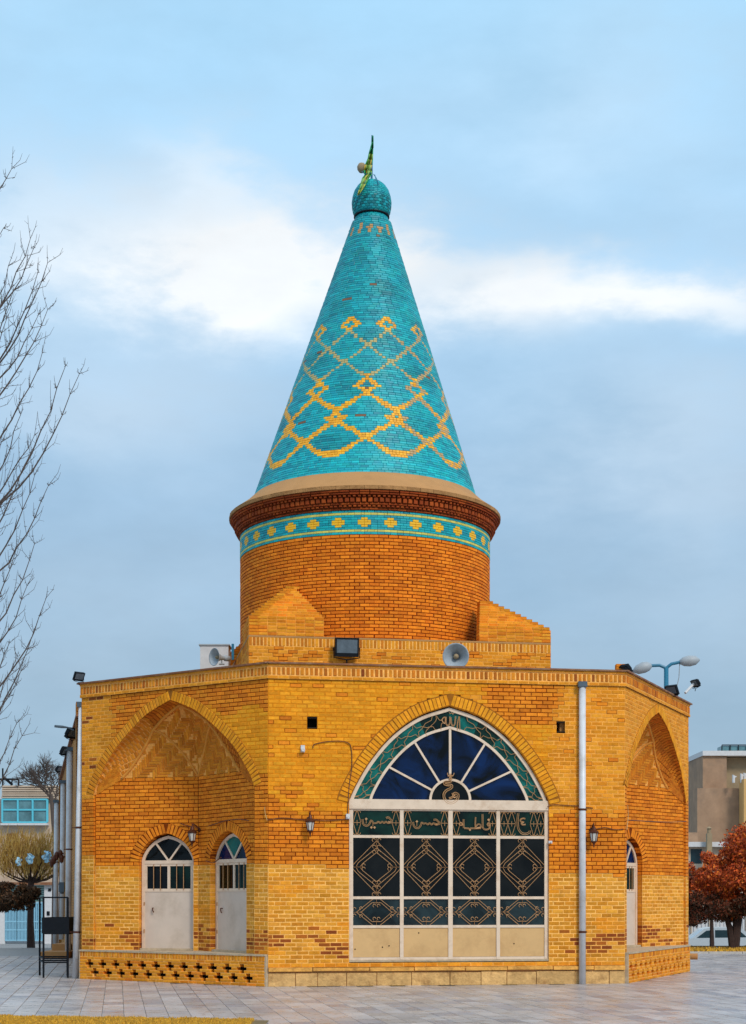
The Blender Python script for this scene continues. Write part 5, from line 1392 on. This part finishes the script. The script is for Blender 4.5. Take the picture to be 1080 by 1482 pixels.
b = MB(); p = at(89.5, 1284, 43); b.box(p, (1, 0, 0), (0, 1, 0), Z3, .14, .15, .26); b.lathe(p-Z3*.13, [(.001, -.06), (.05, -.05), (.06, 0)], 10); tag(b.build('meter_box', M['hopper']), 'small dark blue box fixed between the wing drainpipes', 'box')
b = MB()
for k, (dx, dy) in enumerate(((-6, 4), (-2, -2), (3, -5), (-9, 8), (5, 2))):
    p = at(84+dx, 1241+dy, 47); b.lathe(p, [(.001, .14), (.06, .09), (.08, .03), (.05, -.10), (.001, -.14)], 6)
b.tube([at(74, 1249, 47), at(84, 1240, 47), at(92, 1235, 47)], .03, 5); tag(b.build('lantern_cluster', M['bronze']), 'cluster of small dark lanterns on a bracket of the left wing', 'lantern')
# steps by the wing
t = thing('entrance_steps', 'low tan stone steps at the foot of the left wing', 'steps', (Xat(80, 44), 44, 0))
for k, (x0, x1, yt, Y) in enumerate(((58, 99, 1379, 43.5), (75, 99, 1371, 44.6))):
    b = MB(); zt_ = .18*(k+1); b.abox(Xat(x0, Y), Xat(x1, Y), Y, Y+1.6, 0, zt_); b.build('step', M['clay'], t)
# black rack
t = thing('steel_rack', 'black steel candle rack with a deep tray at the left corner', 'rack', (Xat(82, 33.5), 33.5, 0))
Ya, Yb2 = 32.9, 33.9; xA, xB = Xat(63, Ya), Xat(108, Ya); xC, xD = Xat(57.5, Yb2), Xat(101, Yb2)
zt_ = Zat(1299, Ya)
def leg(x, y): b = MB(); b.abox(x-.018, x+.018, y-.018, y+.018, 0, zt_); b.build('leg', M['black'], t)
for x, y in ((xA, Ya), (xB-.14, Ya), (xC, Yb2), (xD-.05, Yb2)): leg(x, y)
b = MB()
for zz in (zt_, .32, .40):
    b.tube([(xA, Ya, zz), (xB-.14, Ya, zz)], .016, 4); b.tube([(xC, Yb2, zz), (xD-.05, Yb2, zz)], .016, 4); b.tube([(xA, Ya, zz), (xC, Yb2, zz)], .016, 4); b.tube([(xB-.14, Ya, zz), (xD-.05, Yb2, zz)], .016, 4)
b.build('rail', M['black'], t)
b = MB(); z0_, z1_ = Zat(1351, Ya), Zat(1328, Ya)
x0, x1 = xA-.01, xB-.13
b.abox(x0, x1, Ya-.03, Ya-.01, z0_, z1_); b.abox(x0, x1, Yb2, Yb2+.02, z0_, z1_); b.abox(x0-.02, x0, Ya-.03, Yb2, z0_, z1_); b.abox(x1, x1+.02, Ya-.03, Yb2, z0_, z1_); b.abox(x0, x1, Ya-.03, Yb2, z0_-.02, z0_)
b.build('tray', M['black'], t)
# far house with turquoise windows and pale blue gate
Yg = 88
t = thing('far_house', 'cream house with a turquoise framed window band over a pale blue gate', 'house', (Xat(35, Yg), Yg, -.85))
b = MB(); b.abox(Xat(-60, Yg), Xat(84, Yg), Yg+.4, Yg+9, Zat(1279, Yg), Zat(1156, Yg)); b.build('wall', M['pale'], t)
b = MB()
for k in range(6):
    za = Zat(1155-k*3.2, Yg); b.abox(Xat(2 if k else 1, Yg), Xat(82, Yg), Yg+.1-.05*(k % 2), Yg+.5, za, za+.085)
b.abox(Xat(2, Yg), Xat(82, Yg), Yg+.2, Yg+9, Zat(1156, Yg), Zat(1137, Yg)); b.build('ribbed_fascia', M['pale'], t)
wn = MB(); xa, xb, za, zb = Xat(3, Yg), Xat(68, Yg), Zat(1190, Yg), Zat(1157, Yg)
for x in (xa, Xat(25.5, Yg), Xat(47, Yg), xb): wn.abox(x-.05, x+.05, Yg+.02, Yg+.2, za, zb)
for z in (za, Zat(1172, Yg), zb): wn.abox(xa, xb, Yg+.03, Yg+.19, z-.045, z+.045)
wo2 = wn.build('window', M['tfr'], t)
for x0, x1 in ((3, 25.5), (25.5, 47), (47, 68)):
    for y0, y1 in ((1190, 1172), (1172, 1157)):
        g = MB(); g.abox(Xat(x0, Yg), Xat(x1, Yg), Yg+.1, Yg+.12, Zat(y0, Yg), Zat(y1, Yg)); g.build('pane', M['tgl'], wo2)
b = MB(); b.abox(Xat(1, Yg), Xat(69, Yg), Yg-.1, Yg+.4, za-.17, za-.06); b.build('window_sill', M['sheet'], t)
b = MB(); b.abox(Xat(8, Yg), Xat(24, Yg), Yg+.3, Yg+.42, Zat(1214, Yg), Zat(1206, Yg)); b.abox(Xat(9, Yg), Xat(23, Yg), Yg+.35, Yg+.42, Zat(1232, Yg), Zat(1217, Yg)); b.build('vent', M['bronze'], t)
b = MB(); b.abox(Xat(-60, Yg), Xat(80, Yg), Yg-.3, Yg+.5, Zat(1281, Yg), Zat(1277, Yg)); b.build('ledge', M['cap'], t)
b = MB(); b.abox(Xat(-60, Yg), Xat(7, Yg), Yg+.0, Yg+.5, -1, Zat(1281, Yg)); b.abox(Xat(64, Yg), Xat(84, Yg), Yg, Yg+.5, -1, Zat(1281, Yg)); b.build('gate_pillar', M['sheet'], t)
b = MB()
for k in range(8): b.abox(Xat(7, Yg), Xat(64, Yg), Yg+.3+.03*(k % 2), Yg+.4, Zat(1305-k*3, Yg), Zat(1302.2-k*3, Yg))
b.build('shutter', M['shut'], t)
b = MB(); b.abox(Xat(68, Yg), Xat(72, Yg), Yg-.05, Yg, Zat(1325, Yg), Zat(1319, Yg)); b.abox(Xat(70, Yg), Xat(74, Yg), Yg-.05, Yg, Zat(1290, Yg), Zat(1286, Yg)); b.build('intercom', M['black'], t)
b = MB(); b.tube([at(4, 1137, Yg+3), at(4, 1112, Yg+3)], .05, 5); b.tube([at(-10, 1128, Yg+3), at(27, 1128, Yg+3)], .06, 5); b.tube([at(27, 1128, Yg+3), at(27, 1137, Yg+3)], .05, 5); b.tube([at(5, 1125, Yg+3), at(18, 1136, Yg+3)], .08, 5); b.tube([at(18, 1128, Yg+3), at(16, 1137, Yg+3)], .04, 5); b.build('roof_frame', M['black'], t)
g = thing('metal_gate', 'pale blue metal double gate under the far cream house', 'gate', (Xat(35, Yg), Yg, -.85))
for x0, x1 in ((7.5, 24), (24.6, 41), (41.6, 63.5)):
    b = MB(); X0, X1 = Xat(x0, Yg), Xat(x1, Yg); zb0, zt_ = Zat(1362, Yg), Zat(1306, Yg)
    b.abox(X0, X1, Yg+.06, Yg+.1, zb0, Zat(1346, Yg)); b.abox(X0, X1, Yg+.09, Yg+.11, zb0, zt_); n = 8
    for k in range(n+1): x = lerp(X0, X1, k/n); b.abox(x-.025, x+.025, Yg+.0, Yg+.06, zb0, zt_)
    for yy in (1346, 1334, 1307, 1361): b.abox(X0, X1, Yg-.01, Yg+.05, Zat(yy, Yg)-.04, Zat(yy, Yg)+.04)
    b.build('gate_leaf', M['gate'], g)
# pollarded tree with golden twigs, clipped dark shrub
Yt = 62; X = Xat(45, Yt); zb = gz(X, Yt)
t = thing('pollarded_tree', 'pollarded tree with a fan of golden twigs before the far house', 'tree', (X, Yt, zb))
b = MB(); b.tube([(X, Yt, zb-.1), (X-.03, Yt, .8), (X, Yt, Zat(1276, Yt))], [.17, .13, .12], 8); b.build('trunk', M['bark2'], t)
top = Vector((X, Yt, Zat(1277, Yt))); tw = MB()
YC = [(.42, .23, .04), (.50, .28, .05), (.33, .17, .04), (.55, .35, .09)]
for k in range(16):
    a = R.uniform(-1.2, 1.2); q = top+Vector((sin(a)*R.uniform(.7, 1.5), R.uniform(-.5, .5), cos(a)*R.uniform(.6, 1.2)))
    lb = MB(); pts = branch(lb, top, q, .05, .02, (0, 0, -.1), 5, .02); lb.build('limb', M['bark2'], t)
    for j in range(16):
        p = R.choice(pts[2:]); e = p+Vector((R.uniform(-.35, .35)+.25*sin(a), R.uniform(-.3, .3), R.uniform(.3, 1.3)))
        tw.tube([p, p.lerp(e, .5)+Vector((.03, 0, 0)), e], [.012, .009, .006], 3, R.choice(YC), cap=False)
for _ in range(3200):
    p = top+Vector((R.gauss(-.25, .85), R.gauss(0, .5), R.uniform(.05, 1.0)+R.random()*.95)); e = p+Vector((R.uniform(-.1, .1), 0, R.uniform(.12, .4))); tw.tube([p, e], [.011, .006], 3, R.choice(YC), cap=False)
tw.build('twig', M['grass'], t, stuff=True)
Yt = 60; X = Xat(12, Yt); t = thing('clipped_shrub_tree', 'dark round clipped tree low at the left edge', 'tree', (X, Yt, gz(X, Yt)))
b = MB(); b.tube([(X-.5, Yt, gz(X, Yt)), (X-.45, Yt, 1.2)], .12, 7); b.build('trunk', M['bark2'], t)
b = MB(); leafball(b, (X-.2, Yt, Zat(1303, Yt)), 1.15, 1.0, .62, 9000, .10, [(.045, .022, .008), (.07, .03, .010), (.03, .02, .008), (.13, .05, .015)], 5); leafball(b, (X+.75, Yt, Zat(1293, Yt)), .45, .5, .40, 2500, .10, [(.06, .028, .010), (.12, .05, .015)], 6); b.build('crown', M['rust'], t)
for px, py, s_, lab in ((27, 1247, .13, 'pale blue bag snagged leftmost in the golden twigs'), (43, 1243, .17, 'pale blue bag snagged in the middle of the golden twigs'), (68, 1240, .18, 'pale blue bag snagged in the golden twigs beside the wing')):
    b = MB(); rr = random.Random(px); base = at(px, py, 61.0)
    nx_, nz_ = 9, 9; gr_ = []
    for i in range(nz_):
        row = []
        for k in range(nx_):
            a = 2*pi*k/(nx_-1)*.8; rad = s_*(.35+.5*sin(pi*i/(nz_-1))+rr.uniform(-.22, .22)); row.append(base+Vector((rad*cos(a)+.25*s_*sin(i*1.3), rad*sin(a)*.5, s_*1.5*(i/(nz_-1)-.5)*2*.8+rr.uniform(-.03, .03))))
        gr_.append(row)
    for i in range(nz_-1):
        for k in range(nx_-1):
            if rr.random() > .2: b.quad(gr_[i][k], gr_[i][k+1], gr_[i+1][k+1], gr_[i+1][k])
    o = tag(b.build('plastic_bag', M['bag']), lab, 'bag', 'pale blue bags caught in the tree'); so = o.modifiers.new('thickness', 'SOLIDIFY'); so.thickness = .01
# small bare tree against sky above the wing
Yt = 75; X = Xat(80, Yt); t = thing('bare_tree', 'small bare twiggy tree showing over the far house roof', 'tree', (X, Yt, gz(X, Yt)))
b = MB(); b.tube([(X, Yt, -.8), (X, Yt, 4.2), (X-.2, Yt, Zat(1150, Yt))], [.2, .12, .08], 7); b.build('trunk', M['bark'], t)
tw = MB()
def grow(p, d_, l, r_, n):
    q = p+d_*l; tw.tube([p, q], [r_, r_*.7], 4, cap=False)
    if n == 0: return
    for _ in range(4 if n > 1 else 5):
        nd = (d_+Vector((R.gauss(0, .55), R.gauss(0, .4), R.gauss(.12, .4)))).normalized(); grow(p.lerp(q, R.uniform(.55, 1)), nd, l*R.uniform(.6, .82), r_*.6, n-1)
for a in (-1.2, -.9, -.5, -.2, .2): grow(Vector((X-.1, Yt, Zat(1170+a*12, Yt))), Vector((a*.9, 0, .9)).normalized(), .95, .045, 4)
tw.build('branches', M['bark'], t, stuff=True)
